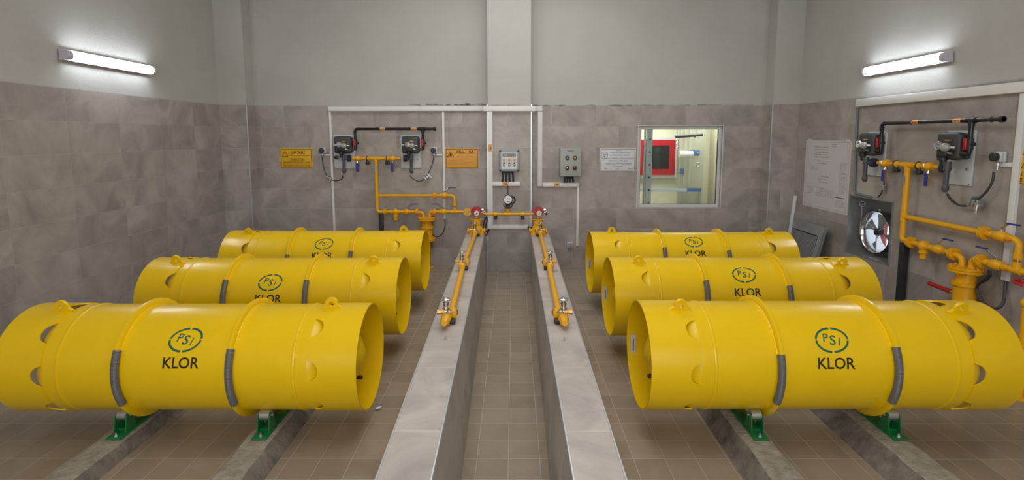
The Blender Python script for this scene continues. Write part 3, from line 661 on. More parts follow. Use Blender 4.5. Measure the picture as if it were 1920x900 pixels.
def chlorinator(wall, uc, dz, label, du_tee, s_right, knob=False, scale=1.0):
    f = Wf(wall, uc, 1.67+dz, 'vacuum_regulator', label, 'regulator', 'dark vacuum regulators on grey plates'); r = f.root
    P = lambda du, w, z: f.p(uc+du, w, z+dz)
    mb = MB(); mb.box(P(0, .011, 1.94), (.335, .02, .55), bevel=.003); pl = mb.build('mounting_plate', M['plate'], r)
    mb = MB()
    for sx in (-1, 1):
        for z in (1.685, 2.195): mb.lathe(P(sx*.15, .02, z), (0, -1, 0), [(0, .010), (.007, .010), (.010, .004)], 8)
    mb.lathe(P(.12, .02, 1.83), (0, -1, 0), [(0, .018), (.012, .016), (.016, .006)], 12)
    mb.build('plate_screws', M['steel'], pl)
    mb = MB(); mb.box(P(.025, .055, 2.057), (.265, .07, .262), bevel=.03); mb.box(P(.02, .13, 2.057), (.28, .085, .276), bevel=.034); mb.box(P(.02, .105, 2.057), (.25, .02, .25))
    hs = mb.build('housing', M['housing'], r)
    mb = MB(); mb.box(P(-.095, .1745, 2.057), (.04, .004, .016)); mb.build('housing_badge', M['dial'], hs, 'small pale badge', smooth=False)
    mb = MB(); mb.lathe(P(-.01, .20, 2.06), (0, -1, 0), [(0, .02), (.01, .043), (.035, .046), (.045, .040), (.047, .0)], 22); gg = mb.build('gauge', M['chrome'], r, 'chrome round gauge')
    mb = MB(); rr = random.Random(5); cc = P(-.01, .2475, 2.06)
    for k in range(9): mb.box((cc.x+(rr.random()-.5)*.05, cc.y, cc.z+(rr.random()-.5)*.05), (.014, .002, .006), Matrix.Rotation(rr.random()*3, 3, 'Y'))
    mb.build('gauge_marks', M['rail_blue'], gg, 'blue marks on the dial', smooth=False)
    mb = MB(); mb.sph(P(.055, .215, 2.045), .046, (1.15, .9, .95)); mb.build('sight_bulb', M['frost'], r, 'grey translucent sight bulb')
    mb = MB(); mb.box(P(.055, .19, 2.115), (.06, .02, .014)); mb.build('brass_strip', M['brass'], r, 'brass strip above the bulb', smooth=False)
    mb = MB(); mb.box(P(.02, .19, 1.985), (.11, .07, .07), bevel=.012); mb.cyl(P(0, .19, 1.97), P(0, .17, 1.86), .03); mb.lathe(P(-.0, .185, 1.935), (0, 0, -1), [(0, .045), (.02, .045), (.022, .034)], 16)
    mb.cyl(P(.02, .19, 2.02), P(.02, .225, 2.04), .02); mb.sph(P(.11, .19, 1.995), .017)
    mb.tube([P(.03, .17, 1.99), P(s_right-.004, .12, 1.985)], .020, 12); mb.build('valve_block', M['black_plastic'], r)
    mb = MB(); mb.cyl(P(.10, .20, 2.045), P(.135, .18, 2.04), .016); mb.cyl(P(.06, .20, 1.992), P(.12, .19, 1.985), .013); mb.build('small_fittings', M['steel'], r)
    # grey tee and drop leg
    mb = MB(); mb.cyl(P(.03, .155, 1.90), P(.03, .155, 1.81), .034); mb.cyl(P(.03, .155, 1.86), P(.03, .155, 1.60), .024); mb.lathe(P(.03, .155, 1.635), (0, 0, -1), [(-.03, .024), (-.02, .031), (.02, .031), (.045, .016)], 16)
    mb.cyl(P(.03, .155, 1.835), P(du_tee*.5, .14, 1.835), .024); mb.build('drop_leg', M['grey_pipe'], r)
    x = du_tee; mb = MB()
    sgn = 1 if x > 0 else -1
    mb.lathe(P(x-.03*sgn, .13, 1.835), (sgn, 0, 0), [(-.025, .030), (-.02, .055), (0, .055), (.002, .05), (.004, .055), (.024, .055), (.03, .03)], 24)
    for k in range(6):
        a = 2*PI*k/6; q = P(x-.03*sgn, .13, 1.835)+V(0, .041*math.cos(a), .041*math.sin(a)); mb.cyl(q-V(.03, 0, 0), q+V(.03, 0, 0), .006, seg=6)
    mb.build('pipe_flange', M['navy'], r, 'dark navy flange')
    if knob:
        mb = MB(); mb.lathe(P(-.115, .02, 1.85), (0, -1, 0), [(0, .012), (.04, .012), (.04, .034), (.065, .034), (.07, .02)], 14); mb.build('hand_knob', M['black_plastic'], r)
    return f
chlorinator('B', -2.800, 0, 'dark vacuum regulator left of the riser on the back wall', .14, .215, knob=True)
chlorinator('B', -1.700, 0, 'dark vacuum regulator right of the riser on the back wall, by the orange sign', -.10, .222)
chlorinator('R', UR-.69, .03, 'dark vacuum regulator on the right wall above the fan opening', .165, .215)
chlorinator('R', UR+.545, .03, 'dark vacuum regulator on the right wall next to the round sensor', -.055, .222)

def vent_pipe(wall, u1, u2, uend, dz, lab_us, label):
    f = Wf(wall, u1, 2.313+dz, 'vent_pipe', label, 'pipe'); r = f.root; R_ = .021; w = .12
    P = lambda u, z, ww=w: f.p(u, ww, z+dz)
    mb = MB(); mb.tube([P(u1-.012, 1.985), P(u1, 1.985), P(u1, 2.315), P(uend, 2.315)], R_, 16, bend=.045)
    mb.tube([P(u1-.05, 1.985), P(u1-.005, 1.985), P(u1, 2.05)], R_, 14, bend=.04)
    mb.tube([P(u2-.05, 1.985), P(u2-.005, 1.985), P(u2, 2.02), P(u2, 2.315)], R_, 14, bend=.04)
    mb.cyl(P(u2-.05, 2.315), P(u2+.05, 2.315), .028); mb.cyl(P(u2, 2.315), P(u2, 2.255), .027); mb.cyl(P(uend-.03, 2.315), P(uend, 2.315), .030)
    mb.torus(P(u1+.045, 2.315), (1, 0, 0), .022, .007); mb.torus(P(u1, 2.265), (0, 0, 1), .022, .007)
    mb.build('black_pipe', M['black_pipe'], r)
    for u in (u1, u2):
        mb = MB(); mb.cyl(P(u, 2.03), P(u, 2.14), .030); mb.cyl(P(u, 2.085, w+.0), P(u+.055, 2.085, w), .018); b_ = mb.build('black_ball_valve', M['black_plastic'], r)
        mb = MB(); mb.box(P(u-.012, 2.085, w+.036), (.036, .020, .115), bevel=.007); mb.build('red_lever', M['red'], b_, 'red valve lever')
    for u in lab_us:
        mb = MB(); mb.lathe(P(u-.048, 2.315), (1, 0, 0), [(0, R_+.0015), (.096, R_+.0015)], 20, cap=False); lb = mb.build('pipe_label', M['orange_label'], r, 'orange label wrapped on the pipe')
        mb = MB()
        for k in range(6): mb.quad(P(u, 0).x-.032+k*.0125, .002, .008, .010, -(w+R_+.0035))
        mb.build('label_print', M['ink'], lb, smooth=False, normals=False)
    for u in ((u1+u2)/2-.15, uend-.12): 
        mb = MB(); mb.cyl(P(u, 2.315, .0), P(u, 2.315, w), .008); mb.torus(P(u, 2.315), (1, 0, 0), .022, .004); mb.build('pipe_hanger', M['black_plastic'], r)
vent_pipe('B', -2.583, -1.478, -1.265, 0, (-2.135, -1.622), 'black vent pipe above the regulators on the back wall')
vent_pipe('R', UR-.69+.222, UR+.545+.228, -4.80, .024, (-5.84, -5.29), 'black vent pipe above the regulators on the right wall')

# black support posts under the pipework
for wall, u, zt, lab in (('B', -2.212, .92, 'black steel post under the yellow pipework on the back wall'), ('R', -5.955, .975, 'black steel post under the yellow pipework on the right wall')):
    f = Wf(wall, u, 0, 'support_post', lab, 'post'); mb = MB(); mb.box((0, -.05, zt/2), (.066, .07, zt-.004), bevel=.004); mb.box((0, -.05, .006), (.13, .13, .01)); mb.build('post_body', M['black_plastic'], f.root)
    mb = MB()
    for s in (-1, 1): mb.lathe((s*.048, -.09, .011), (0, 0, 1), [(0, .009), (.01, .009)], 6)
    mb.build('post_bolts', M['steel'], f.root)

# ------------------------------------------------------------------ trunking
def trunk(wall, a, b, wd, depth, label, px_mode=True, name='cable_trunking', group='white cable trunking'):
    """straight run from pixel a to pixel b on a wall, width wd metres"""
    ua, za = uz(wall, *a, depth); ub, zb = uz(wall, *b, depth)
    if abs(za-zb) > abs(ua-ub): ua = ub = (ua+ub)/2
    else: za = zb = (za+zb)/2
    f = Wf(wall, (ua+ub)/2, (za+zb)/2, name, label, 'cable duct'); L = math.hypot(ua-ub, za-zb); hor = abs(ua-ub) > abs(za-zb)
    s_ = (L, depth*.72, wd) if hor else (wd, depth*.72, L)
    mb = MB(); mb.box((0, -depth*.36-.0005, 0), s_); mb.build('duct_base', M['white_pvc'], f.root, smooth=False)
    s2 = (L, depth*.3, wd*.94) if hor else (wd*.94, depth*.3, L)
    mb = MB(); mb.box((0, -depth*.85, 0), s2, bevel=min(.003, depth*.1)); mb.build('duct_lid', M['white_pvc'], f.root)
    return f
trunk('B', (615, 204), (913.5, 204), .078, .045, 'long white horizontal trunking along the top of the back wall tiles, left of the pillar')
trunk('P', (906.5, 204), (1003.5, 204), .080, .050, 'white horizontal trunking across the top of the pillar tiles')
f_ = trunk('B', (1003, 204), (1017, 204), .078, .045, 'short white trunking end right of the pillar top')
trunk('B', (617, 209), (628.5, 452), .036, .022, 'thin white vertical trunking left of the regulators on the back wall')
trunk('B', (829.5, 209), (834.5, 411), .036, .022, 'thin white vertical trunking between the regulators and the orange sign')
trunk('B', (607, 290.5), (620, 290.5), .026, .018, 'stub of thin white trunking to the left round sensor on the back wall')
trunk('B', (815, 290.5), (829.5, 290.5), .026, .018, 'stub of thin white trunking to the round sensor by the orange sign')
trunk('P', (919, 209), (919, 429.5), .082, .045, 'wide white vertical trunking on the left edge of the pillar')
trunk('P', (923.6, 345), (975, 345), .066, .042, 'white horizontal trunking under the display panel on the pillar')
trunk('P', (923.6, 425.5), (989.5, 425.5), .066, .042, 'white horizontal trunking at the foot of the pillar')
trunk('B', (1012.5, 209), (1012.5, 349.5), .078, .045, 'wide white vertical trunking right of the pillar')
trunk('B', (1017.2, 346.5), (1086, 346.5), .066, .042, 'white horizontal trunking under the grey control box')
trunk('B', (1084, 350.5), (1082, 461), .036, .022, 'thin white vertical trunking dropping to the grey junction box')
trunk('R', (1604, 193.5), (1990, 155.5), .098, .055, 'long white horizontal trunking along the top of the right wall tiles')
trunk('R', (1913.5, 175), (1885.5, 527), .066, .030, 'white vertical trunking beside the round sensor on the right wall')
trunk('R', (1871, 308), (1899, 311), .036, .022, 'short white trunking stub from the round sensor on the right wall')
def sticker(wall, px, py, w, wd, h, label):
    f = Wf(wall, *uz(wall, px, py, w), 'warning_sticker', label, 'sticker'); mb = MB(); mb.box((0, -w-.0015, 0), (wd, .0015, h)); mb.build('sticker_face', M['orange_label'], f.root, smooth=False)
    mb = MB(); rr = random.Random(int(px))
    for k in range(4): mb.box(((rr.random()-.5)*wd*.5, -w-.003, (rr.random()-.5)*h*.5), (wd*.35, .001, h*.10), Matrix.Rotation(rr.random()*1.6-.8, 3, 'Y'))
    mb.build('sticker_print', M['ink'], f.root, smooth=False)
sticker('P', 919, 277.5, .045, .052, .12, 'orange sticker on the vertical trunking of the pillar')
sticker('P', 948, 345, .043, .095, .060, 'orange sticker on the trunking under the display panel')
sticker('B', 1044, 346.5, .043, .095, .060, 'orange sticker on the trunking under the grey control box')

# ------------------------------------------------------------------ sensors and cables
def sensor(wall, px, py, label):
    u, z = uz(wall, px, py, .06); f = Wf(wall, u, z, 'gas_sensor', label, 'sensor')
    mb = MB(); mb.box((0, -.018, 0), (.105, .034, .105), bevel=.015); mb.box((0, -.045, 0), (.092, .03, .088), bevel=.012); mb.build('sensor_body', M['plate'], f.root)
    mb = MB(); mb.lathe((-.006, -.058, 0), (0, -1, 0), [(0, .042), (.03, .042), (.034, .036), (.036, .018), (.030, .0)], 22); mb.build('sensor_cap', M['black_plastic'], f.root, 'black round sensor cap')
    mb = MB(); mb.lathe((0, -.04, -.050), (0, 0, -1), [(0, .014), (.012, .018), (.03, .018), (.032, .012), (.07, .012)], 12); mb.build('cable_gland', M['steel'], f.root)
    return f
sensor('B', 604.0, 282.5, 'round black gas sensor left of the regulators on the back wall')
sensor('B', 813.5, 282.0, 'round black gas sensor right of the regulators on the back wall')
sensor('R', 1868, 294.5, 'grey sensor with a black round face on the right wall')
def cable(name, wall, pts, r, m, label, w=.06, clip=None, z0=None):
    P = [(uz(wall, q[0], q[1], q[2] if len(q) > 2 else w), q[2] if len(q) > 2 else w) for q in pts]
    u0, zz = P[0][0]; f = Wf(wall, u0, min(p[0][1] for p in P), name, label, 'cable')
    mb = MB(); mb.smooth_tube([f.p(p[0][0], p[1], p[0][1]) for p in P], r, 48); mb.build('cable_run', m, f.root)
    if clip:
        (cu, cz), sc_ = uz(wall, clip[0], clip[1], w), clip[2]; c = f.p(cu, w, cz); a = math.radians(clip[3]); Rm = Matrix.Rotation(a, 3, 'Y')
        mb = MB()
        for k in (-1, 0, 1): mb.box(c+Rm @ V(k*.028*sc_, 0, 0), (.016*sc_, .045*sc_, (.07 if k else .045)*sc_), Rm, bevel=.004)
        mb.box(c, (.09*sc_, .03*sc_, .022*sc_), Rm, bevel=.003); mb.cyl(c+Rm @ V(.02*sc_, -.02, .03*sc_), c+Rm @ V(.05*sc_, -.03, -.045*sc_), .007*sc_)
        mb.build('cable_connector', M['steel'], f.root, 'silver cable connector')
cable('sensor_cable', 'B', [(604, 292), (605, 305), (609, 322), (617, 334), (630, 339), (641, 335, .12), (643.0, 329, .155)], .0075, M['grey_cable'], 'thin grey cable looping below the left sensor on the back wall', clip=(617, 334, 1.0, 35))
cable('sensor_cable', 'B', [(813.5, 292), (811, 306), (803, 325), (797, 334), (786, 340), (774, 335, .12), (768.5, 329, .155)], .0075, M['grey_cable'], 'thin grey cable looping below the sensor by the orange sign', clip=(801, 332, 1.3, -35))
cable('sensor_cable', 'R', [(1864, 322), (1860, 342), (1849, 360), (1833, 374), (1820, 383), (1808, 386), (1795, 383), (1782, 373, .12), (1775, 362, .15)], .011, M['grey_cable'], 'dark cable looping below the regulator nearest the round sensor on the right wall', clip=(1829, 381, 1.5, 20))
cable('regulator_cable', 'R', [(1658, 333), (1657.5, 345), (1656, 352), (1652, 363), (1646, 370.5)], .009, M['grey_cable'], 'short dark cable hanging under the regulator above the fan opening', w=.03, clip=(1656.5, 352, .8, 80))
cable('earth_cable', 'B', [(834.3, 411, .02), (834.5, 425, .03), (829, 438, .07), (819, 444, .1), (809, 437, .12), (807, 425, .12), (811, 415, .12), (812.5, 404, .12)], .008, M['rubber'], 'black cable looping below the vertical trunking beside the vessel on the back wall')
cable('earth_cable', 'R', [(1885.5, 528, .015), (1884, 548, .03), (1882, 565, .05), (1874, 576, .08), (1861, 578, .10), (1845, 569, .12), (1834, 552, .12), (1832, 538, .12), (1838, 528, .12), (1850, 518, .12), (1855, 508, .12)], .013, M['grey_cable'], 'thick grey cable looping below the vertical trunking on the right wall')
cable('earth_cable', 'R', [(1832, 540, .13), (1838, 531, .13), (1850, 525, .13), (1857, 517, .13), (1856.5, 508, .13)], .009, M['rubber'], 'thin black cable tied to the thick grey loop by the vessel on the right wall', clip=(1854, 512, .8, 0))
# grey conduit round the fan opening
f = Wf('R', *uz('R', 1607.5, 200, .02), 'grey_conduit', 'thin grey conduit running down the right wall to the fan opening', 'conduit')
mb = MB(); mb.tube([f.px(1608, 202, .02), f.px(1601.5, 362, .02), f.px(1634, 369.5, .02)], .0145, 12, bend=.05); mb.build('conduit_run', mat('grey_conduit', (.17, .18, .2), .45), f.root)
mb = MB(); mb.torus(f.px(1604.8, 300, .02), (0, 0, 1), .017, .004); mb.build('conduit_clip', M['galv'], f.root)

# ------------------------------------------------------------------ signs
def sign(wall, x0, y0, x1, y1, m, label, name, lines, ink, border=None, tri=None, rule=None, w=.006, extra=None):
    ua, za = uz(wall, x0, y0, w); ub, zb = uz(wall, x1, y1, w); W_, H_ = ub-ua, za-zb
    f = Wf(wall, (ua+ub)/2, (za+zb)/2, name, label, 'sign'); mb = MB(); mb.box((0, -.0035, 0), (W_, .005, H_), bevel=.0015); mb.build('sign_board', m, f.root)
    y = -.0068; mb = MB(); t = H_*.014
    if border: mb.outline(0, 0, W_*border, H_*border*.985, t*1.4, y)
    if tri:
        cx_, cz_, s_ = tri[0]*W_, tri[1]*H_, tri[2]*H_
        for a, b in (((-.6, -.5), (0, .55)), ((0, .55), (.6, -.5)), ((.6, -.5), (-.6, -.5))):
            a = Vector((cx_+a[0]*s_, y, cz_+a[1]*s_)); b = Vector((cx_+b[0]*s_, y, cz_+b[1]*s_)); d = (b-a).normalized(); n = Vector((-d.z, 0, d.x))*s_*.05
            mb.bm.faces.new([mb.bm.verts.new(a-n), mb.bm.verts.new(b-n), mb.bm.verts.new(b+n), mb.bm.verts.new(a+n)])
        if tri[3]:
            for dx, dz, q in ((0, .0, .30), (.02, -.18, .36), (-.03, .14, .16)): mb.quad(cx_+dx*s_, cz_+dz*s_-.03*s_, q*s_*.9, q*s_, y)
    if rule: mb.quad(rule[0]*W_, rule[1]*H_, rule[2]*W_, t*1.5, y)
    if extra: extra(mb, W_, H_, y)
    for txt, cx_, cz_, ww, hh, b in lines: mb.text(txt, cx_*W_, cz_*H_, ww*W_, hh*H_, y, bold=b)
    mb.build('lettering', ink, f.root, smooth=False, normals=False)
    return f, W_, H_
sign('B', 524.3, 278, 586.8, 316, M['sign_yellow'], 'yellow warning sign headed UYARI on the back wall', 'warning_sign',
     [('UYARI', .06, .29, .41, .155, .015), ('ONERSDISBS', .03, -.05, .43, .105, 0), ('BANMMIMERBANETUNA', .0, -.20, .82, .105, 0), ('BAHSOWE HONGINUGNA', .01, -.345, .82, .105, 0)], M['ink'], border=.94, tri=(-.34, .22, .24, False), rule=(.1, .145, .62))
sign('B', 834.3, 278, 897.3, 316, M['sign_orange'], 'paler orange warning sign headed OBAL BA beside the pillar', 'warning_sign',
     [('OBAL', -.03, .33, .26, .12, .03), ('BA', .29, .33, .14, .12, .03)], M['ink'], border=.95, tri=(-.335, .20, .26, True))
osign = [o for o in SC.objects if o.name.startswith('warning_sign') and 'paler' in o.get('label', '')][0]
mb = MB(); W_, H_ = .585, .354
for txt, cx_, cz_, ww, hh in (('SARJADIA KNARAT BIRARS', .08, .07, .43, .05), ('ADRES KE YASAKTIR', .045, -.02, .34, .05), ('BAKDBEAREHUIC-IRDAF SALE', -.16, -.10, .45, .05), ('KADIHUSUM OKT UAKI DOSTRAKINIZAT', -.025, -.18, .72, .05), ('BASIMINTTARI-ISI ATESTIE SUKSUZ', -.11, -.27, .55, .05)):
    mb.text(txt, cx_*W_, cz_*H_, ww*W_, hh*H_, -.0068)
mb.quad(.09*W_, .215*H_, .46*W_, .004, -.0068); mb.quad(.09*W_, .155*H_, .46*W_, .006, -.0068)
mb.build('small_print', M['ink_brown'], osign, 'rows of small brown print', smooth=False, normals=False)
def logo(mb, W_, H_, y):
    c = Vector((-.375*W_, y, .21*H_)); pts = []
    for i in range(24):
        a = 2*PI*i/24; r_ = .15*H_*(1+(.22 if math.sin(a) < -.8 else 0)); pts.append((c.x+r_*math.cos(a), c.z+r_*math.sin(a), c.x+.9*r_*math.cos(a), c.z+.9*r_*math.sin(a)))
    for i in range(24):
        p, q = pts[i], pts[(i+1) % 24]; mb.bm.faces.new([mb.bm.verts.new(v) for v in ((p[0], y, p[1]), (q[0], y, q[1]), (q[2], y, q[3]), (p[2], y, p[3]))])
    mb.quad(c.x, c.z-.06*H_, .05*W_, .04*H_, y)
sign('B', 1125.3, 278, 1191.5, 321, M['sign_white'], 'white information sign with rows of grey print left of the window', 'information_sign',
     [('SAI', -.375, .235, .10, .055, .02), ('ISITU', .03, .40, .13, .055, 0), ('TEHBETTE KLORGAZ CAGI', .05, .305, .57, .060, 0), ('KLOREMIN SARGAZ TANKOS', .05, .20, .55, .055, 0), ('USKMUDSTONBERDEN EPDSCISETASURVE', .0, .055, .87, .055, 0),
      ('MESGRAPROO MELABUN', .0, -.05, .54, .060, 0), ('CHMRESTONOKOMCA NELKOMEKAPI', .0, -.175, .74, .055, 0), ('MOSOKLAING', .0, -.29, .29, .050, 0), ('saglk', .0, -.405, .09, .035, 0), ('POPEAT', -.33, -.385, .08, .07, 0), ('PERALITERT', .37, -.395, .16, .035, 0)],
     M['ink_grey'], border=.955, extra=logo)
f, W_, H_ = sign('R', 1910.5, 287, 1975, 352, M['sign_yellow'], 'yellow warning sign cut by the right edge of the photo', 'warning_sign', [('K', -.36, -.17, .085, .11, .03), ('E', -.36, -.34, .075, .11, .03)], M['ink'], border=.95, tri=(-.30, .12, .18, True))
# poster
ua, za = uz('R', 1512, 263, .005); ub, zb = uz('R', 1588, 404, .005); W_, H_ = ub-ua, za-zb
f = Wf('R', (ua+ub)/2, (za+zb)/2, 'plan_poster', 'large white plan poster taped to the right wall near the corner', 'poster')
mb = MB(); mb.box((0, -.0022, 0), (W_, .003, H_)); mb.build('poster_sheet', M['paper'], f.root, smooth=False)
mb = MB(); y = -.0045; rr = random.Random(11)
mb.outline(0, 0, W_*.93, H_*.95, .004, y)
def scribble(x0, x1, z0, z1, rows):
    for k in range(rows):
        z = z1+(z0-z1)*(k+.5)/rows; x = x0
        while x < x1:
            w_ = .008+rr.random()*.03; mb.quad((x+w_/2)*1.0, z, w_, (z1-z0)/rows*.35, y); x += w_+.006+rr.random()*.012
for a in ((-.28, .02, .24, .42, 5), (-.2, .0, .15, .22, 2), (-.36, -.2, .06, .12, 3), (-.15, .06, -.12, -.0, 3), (-.4, -.27, -.3, -.18, 5), (-.2, -.03, -.32, -.18, 6), (.0, .2, -.31, -.2, 6), (.30, .42, -.24, .2, 26), (.25, .43, -.42, -.32, 5), (.1, .2, .40, .46, 2)):
    scribble(a[0]*W_, a[1]*W_, a[2]*H_, a[3]*H_, a[4])
mb.build('plan_drawing', M['ink_faint'], f.root, 'faint grey plan drawing and tables', smooth=False, normals=False)
mb = MB(); mb.quad(.33*W_, -.285*H_, .2*W_, .012, y); mb.build('plan_title', M['ink_grey'], f.root, smooth=False, normals=False)
mb = MB()
for sx in (-.42, .42): mb.quad(sx*W_, H_/2+.005, .1, .03, -.0055)
mb.build('tape', M['sign_white'], f.root, 'pieces of clear tape', smooth=False, normals=False)

# ------------------------------------------------------------------ control panels
ua, za = uz('P', 936, 281.3, .07); ub, zb = uz('P', 973.6, 321.5, .07); W_, H_ = ub-ua, za-zb
f = Wf('P', (ua+ub)/2, (za+zb)/2, 'display_panel', 'grey panel with a dark display and round keys on the pillar', 'control panel'); r = f.root
mb = MB(); mb.box((0, -.035, 0), (W_, .068, H_), bevel=.010); mb.build('panel_housing', M['panel_grey'], r)
mb = MB(); ring_frame(mb, -W_*.40, W_*.40, -H_*.40, H_*.40, .014, -.071, .006); mb.build('panel_bezel', M['plate'], r, smooth=False)
mb = MB(); mb.box((0, -.0705, -.01*H_), (W_*.72, .004, H_*.76)); mb.build('key_plate', M['sign_white'], r, smooth=False)
mb = MB(); mb.box((0, -.0745, H_*.265), (W_*.66, .004, H_*.145)); ds = mb.build('display', M['dark_glass'], r, smooth=False)
mb = MB(); mb.text('8888', -W_*.17, H_*.265, W_*.18, H_*.06, -.0770); mb.text('0', W_*.26, H_*.265, W_*.03, H_*.06, -.0770); mb.build('display_digits', M['dial'], ds, smooth=False, normals=False)
for i, kx in enumerate((-.26, 0, .26)):
    mb = MB(); mb.box((kx*W_, -.0745, H_*.04), (W_*.13, .004, H_*.11), bevel=.0015); mb.build('key_label', M['sign_orange'], r, 'orange key label')
    mb = MB(); mb.lathe((kx*W_, -.0725, -H_*.105), (0, -1, 0), [(0, W_*.048), (.008, W_*.048), (.010, W_*.03)], 16); mb.build('round_key', M['black_plastic'], r)
mb = MB()
for i, kx in enumerate((-.26, 0, .26)):
    for q in range(3): mb.quad(kx*W_+(q-1)*.012, -H_*(.22+.03*(q % 2)), .011, .02, -.0732)
for kx in (-.13, .13):
    for q in range(5): mb.quad(kx*W_, H_*(.06-.06*q), .010, .006, -.0732)
mb.build('key_print', M['ink_grey'], r, smooth=False, normals=False)
mb = MB()
for sx in (-1, 1):
    for sz in (-1, 1): mb.box((sx*(W_/2-.016), -.069, sz*(H_/2-.016)), (.028, .006, .028), bevel=.002)
mb.build('corner_screws', M['black_plastic'], r)
def drop_cables(wall, xs, y0, y1, w, label, spread):
    for i, x in enumerate(xs):
        ua, za = uz(wall, x, y0, w); ub, zb = uz(wall, x+spread[i], y1, w); f = Wf(wall, ua, za, 'supply_cable', label % ('leftmost', 'second', 'third', 'rightmost')[i], 'cable', 'cables below ' + label.split('below ')[1])
        mb = MB(); mb.smooth_tube([f.p(ua, w, za), f.p(ua*.6+ub*.4+.004, w, za*.5+zb*.5), f.p(ub, w, zb)], .0155, 16); mb.build('cable_run', M['rubber'], f.root)
        mb = MB(); mb.lathe(f.p(ua, w, za), (0, 0, -1), [(0, .022), (.02, .022), (.028, .016)], 10); mb.build('gland', M['black_plastic'], f.root)
drop_cables('P', (943.5, 949, 954.5, 961), 321.8, 340.7, .03, '%s of the four black cables below the display panel', (-1.8, 0, .8, 1.5))
ua, za = uz('B', 1050.5, 278.5, .15); ub, zb = uz('B', 1089.5, 331, .15); W_, H_ = ub-ua, za-zb
f = Wf('B', (ua+ub)/2, (za+zb)/2, 'control_box', 'grey green control box with four round buttons on the back wall', 'control box'); r = f.root
mb = MB(); mb.box((0, -.068, 0), (W_, .134, H_), bevel=.004); mb.build('box_body', M['panel_green'], r)
mb = MB(); mb.box((.002, -.145, 0), (W_-.006, .018, H_-.006), bevel=.004); dr = mb.build('box_door', M['panel_green'], r)
mb = MB(); mb.box((.0, -.1555, H_*.42), (W_*.36, .003, H_*.055)); np_ = mb.build('door_plate', M['panel_grey'], dr, smooth=False)
mb = MB(); mb.text('antkont', 0, H_*.42, W_*.28, H_*.03, -.1575, bold=.01); mb.build('plate_print', M['black_ink'], np_, smooth=False, normals=False)
for kx, kz, m_ in ((-.16, .17, 'panel_grey'), (.20, .17, 'orange_label'), (-.16, -.19, 'brass'), (.19, -.19, 'red')):
    mb = MB(); mb.lathe((kx*W_, -.154, kz*H_), (0, -1, 0), [(0, .034), (.012, .034), (.016, .028), (.016, .0)], 22); bt = mb.build('push_button', M['black_plastic'], dr)
    mb = MB(); mb.box((kx*W_, -.174, kz*H_), (.028, .010, .028), bevel=.003); mb.build('button_mark', M[m_], bt)
    mb = MB(); mb.text('KLORINATOR', kx*W_, kz*H_-.048, .07, .007, -.1548); mb.build('button_caption', M['ink_grey'], dr, smooth=False, normals=False)
drop_cables('B', (1059.5, 1064, 1068.5, 1073), 331.3, 342.5, .03, '%s of the four black cables below the grey green control box', (-2.2, -.5, .8, 2.2))
f = Wf('B', *uz('B', 1068.8, 459.5, .05), 'junction_box', 'small grey junction box low on the back wall', 'junction box')
mb = MB(); mb.box((0, -.028, 0), (.098, .052, .098), bevel=.008); mb.build('box_body', M['plate'], f.root)
mb = MB(); mb.box((0, -.057, 0), (.075, .006, .075), bevel=.003); mb.cyl((0, -.028, -.049), (0, -.028, -.075), .014); mb.build('box_cover', M['panel_grey'], f.root)

# ------------------------------------------------------------------ pillar line with gauge, and the two actuated valves
zc = uz('P', 950, 401.4, .30)[1]; xA = uz('P', 905, 401.4, .30)[0]; xB = uz('P', 1001, 401.4, .30)[0]
root = thing('cross_pipe', 'yellow pipe running across the pillar between the two red headed valves', 'pipe', ((xA+xB)/2, DP, zc))
def cp(px, py, w): u, z = uz('P', px, py, w); return V(u-(xA+xB)/2, -w, z-zc)
mb = MB(); mb.tube([cp(903, 399, .30), cp(912, 401.4, .30), cp(997, 401.4, .30), cp(1003, 400, .30)], .020, 14, bend=.03); mb.lathe(cp(952, 401.4, .30)-V(.05, 0, 0), (1, 0, 0), [(0, .026), (.1, .026)], 16); mb.lathe(cp(952, 401.4, .30), (0, 0, 1), [(0, .024), (.04, .022), (.055, .028), (.085, .028)], 14)
mb.build('pipe_run', M['pipe_yellow'], root)
for px_ in (929, 980):
    mb = MB(); c = cp(px_, 401.4, .30); mb.lathe(c-V(.03, 0, 0), (1, 0, 0), [(0, .024), (.015, .032), (.045, .032), (.06, .024)], 16); mb.build('union', M['pipe_yellow'], root)
    mb = MB(); mb.box(c+V(0, .14, -.055), (.05, .31, .035)); mb.box(c+V(0, .0, -.04), (.045, .04, .09), bevel=.005); mb.build('pipe_bracket', M['black_plastic'], root, 'dark bracket under the pipe')
root = thing('pressure_gauge', 'round gauge with a black cable on top of the pipe across the pillar', 'gauge', at(1, DP-.30, 952.5, 391))
mb = MB(); mb.cyl((0, 0, 0), (0, 0, .05), .032); mb.box((0, 0, .02), (.10, .05, .03), bevel=.006); mb.torus((-.045, -.01, .05), (0, 1, 0), .022, .008, 16, 8); mb.torus((.045, -.01, .05), (0, 1, 0), .022, .008, 16, 8); mb.cyl((0, 0, .05), (0, 0, .09), .018); mb.build('gauge_base', M['black_plastic'], root)
mb = MB(); mb.lathe((0, .02, .145), (0, -1, 0), [(0, .055), (.02, .072), (.055, .072), (.060, .064)], 28); mb.torus((.055, .02, .13), (0, 1, 0), .055, .012, 22, 8); mb.build('gauge_case', M['black_plastic'], root)
mb = MB(); mb.lathe((0, -.041, .145), (0, -1, 0), [(0, .062), (.002, .062)], 24); fc = mb.build('gauge_face', M['chrome'], root)
mb = MB(); mb.box((.012, -.0445, .155), (.05, .002, .006), Matrix.Rotation(.6, 3, 'Y')); mb.quad(0, .115, .04, .012, -.0445)
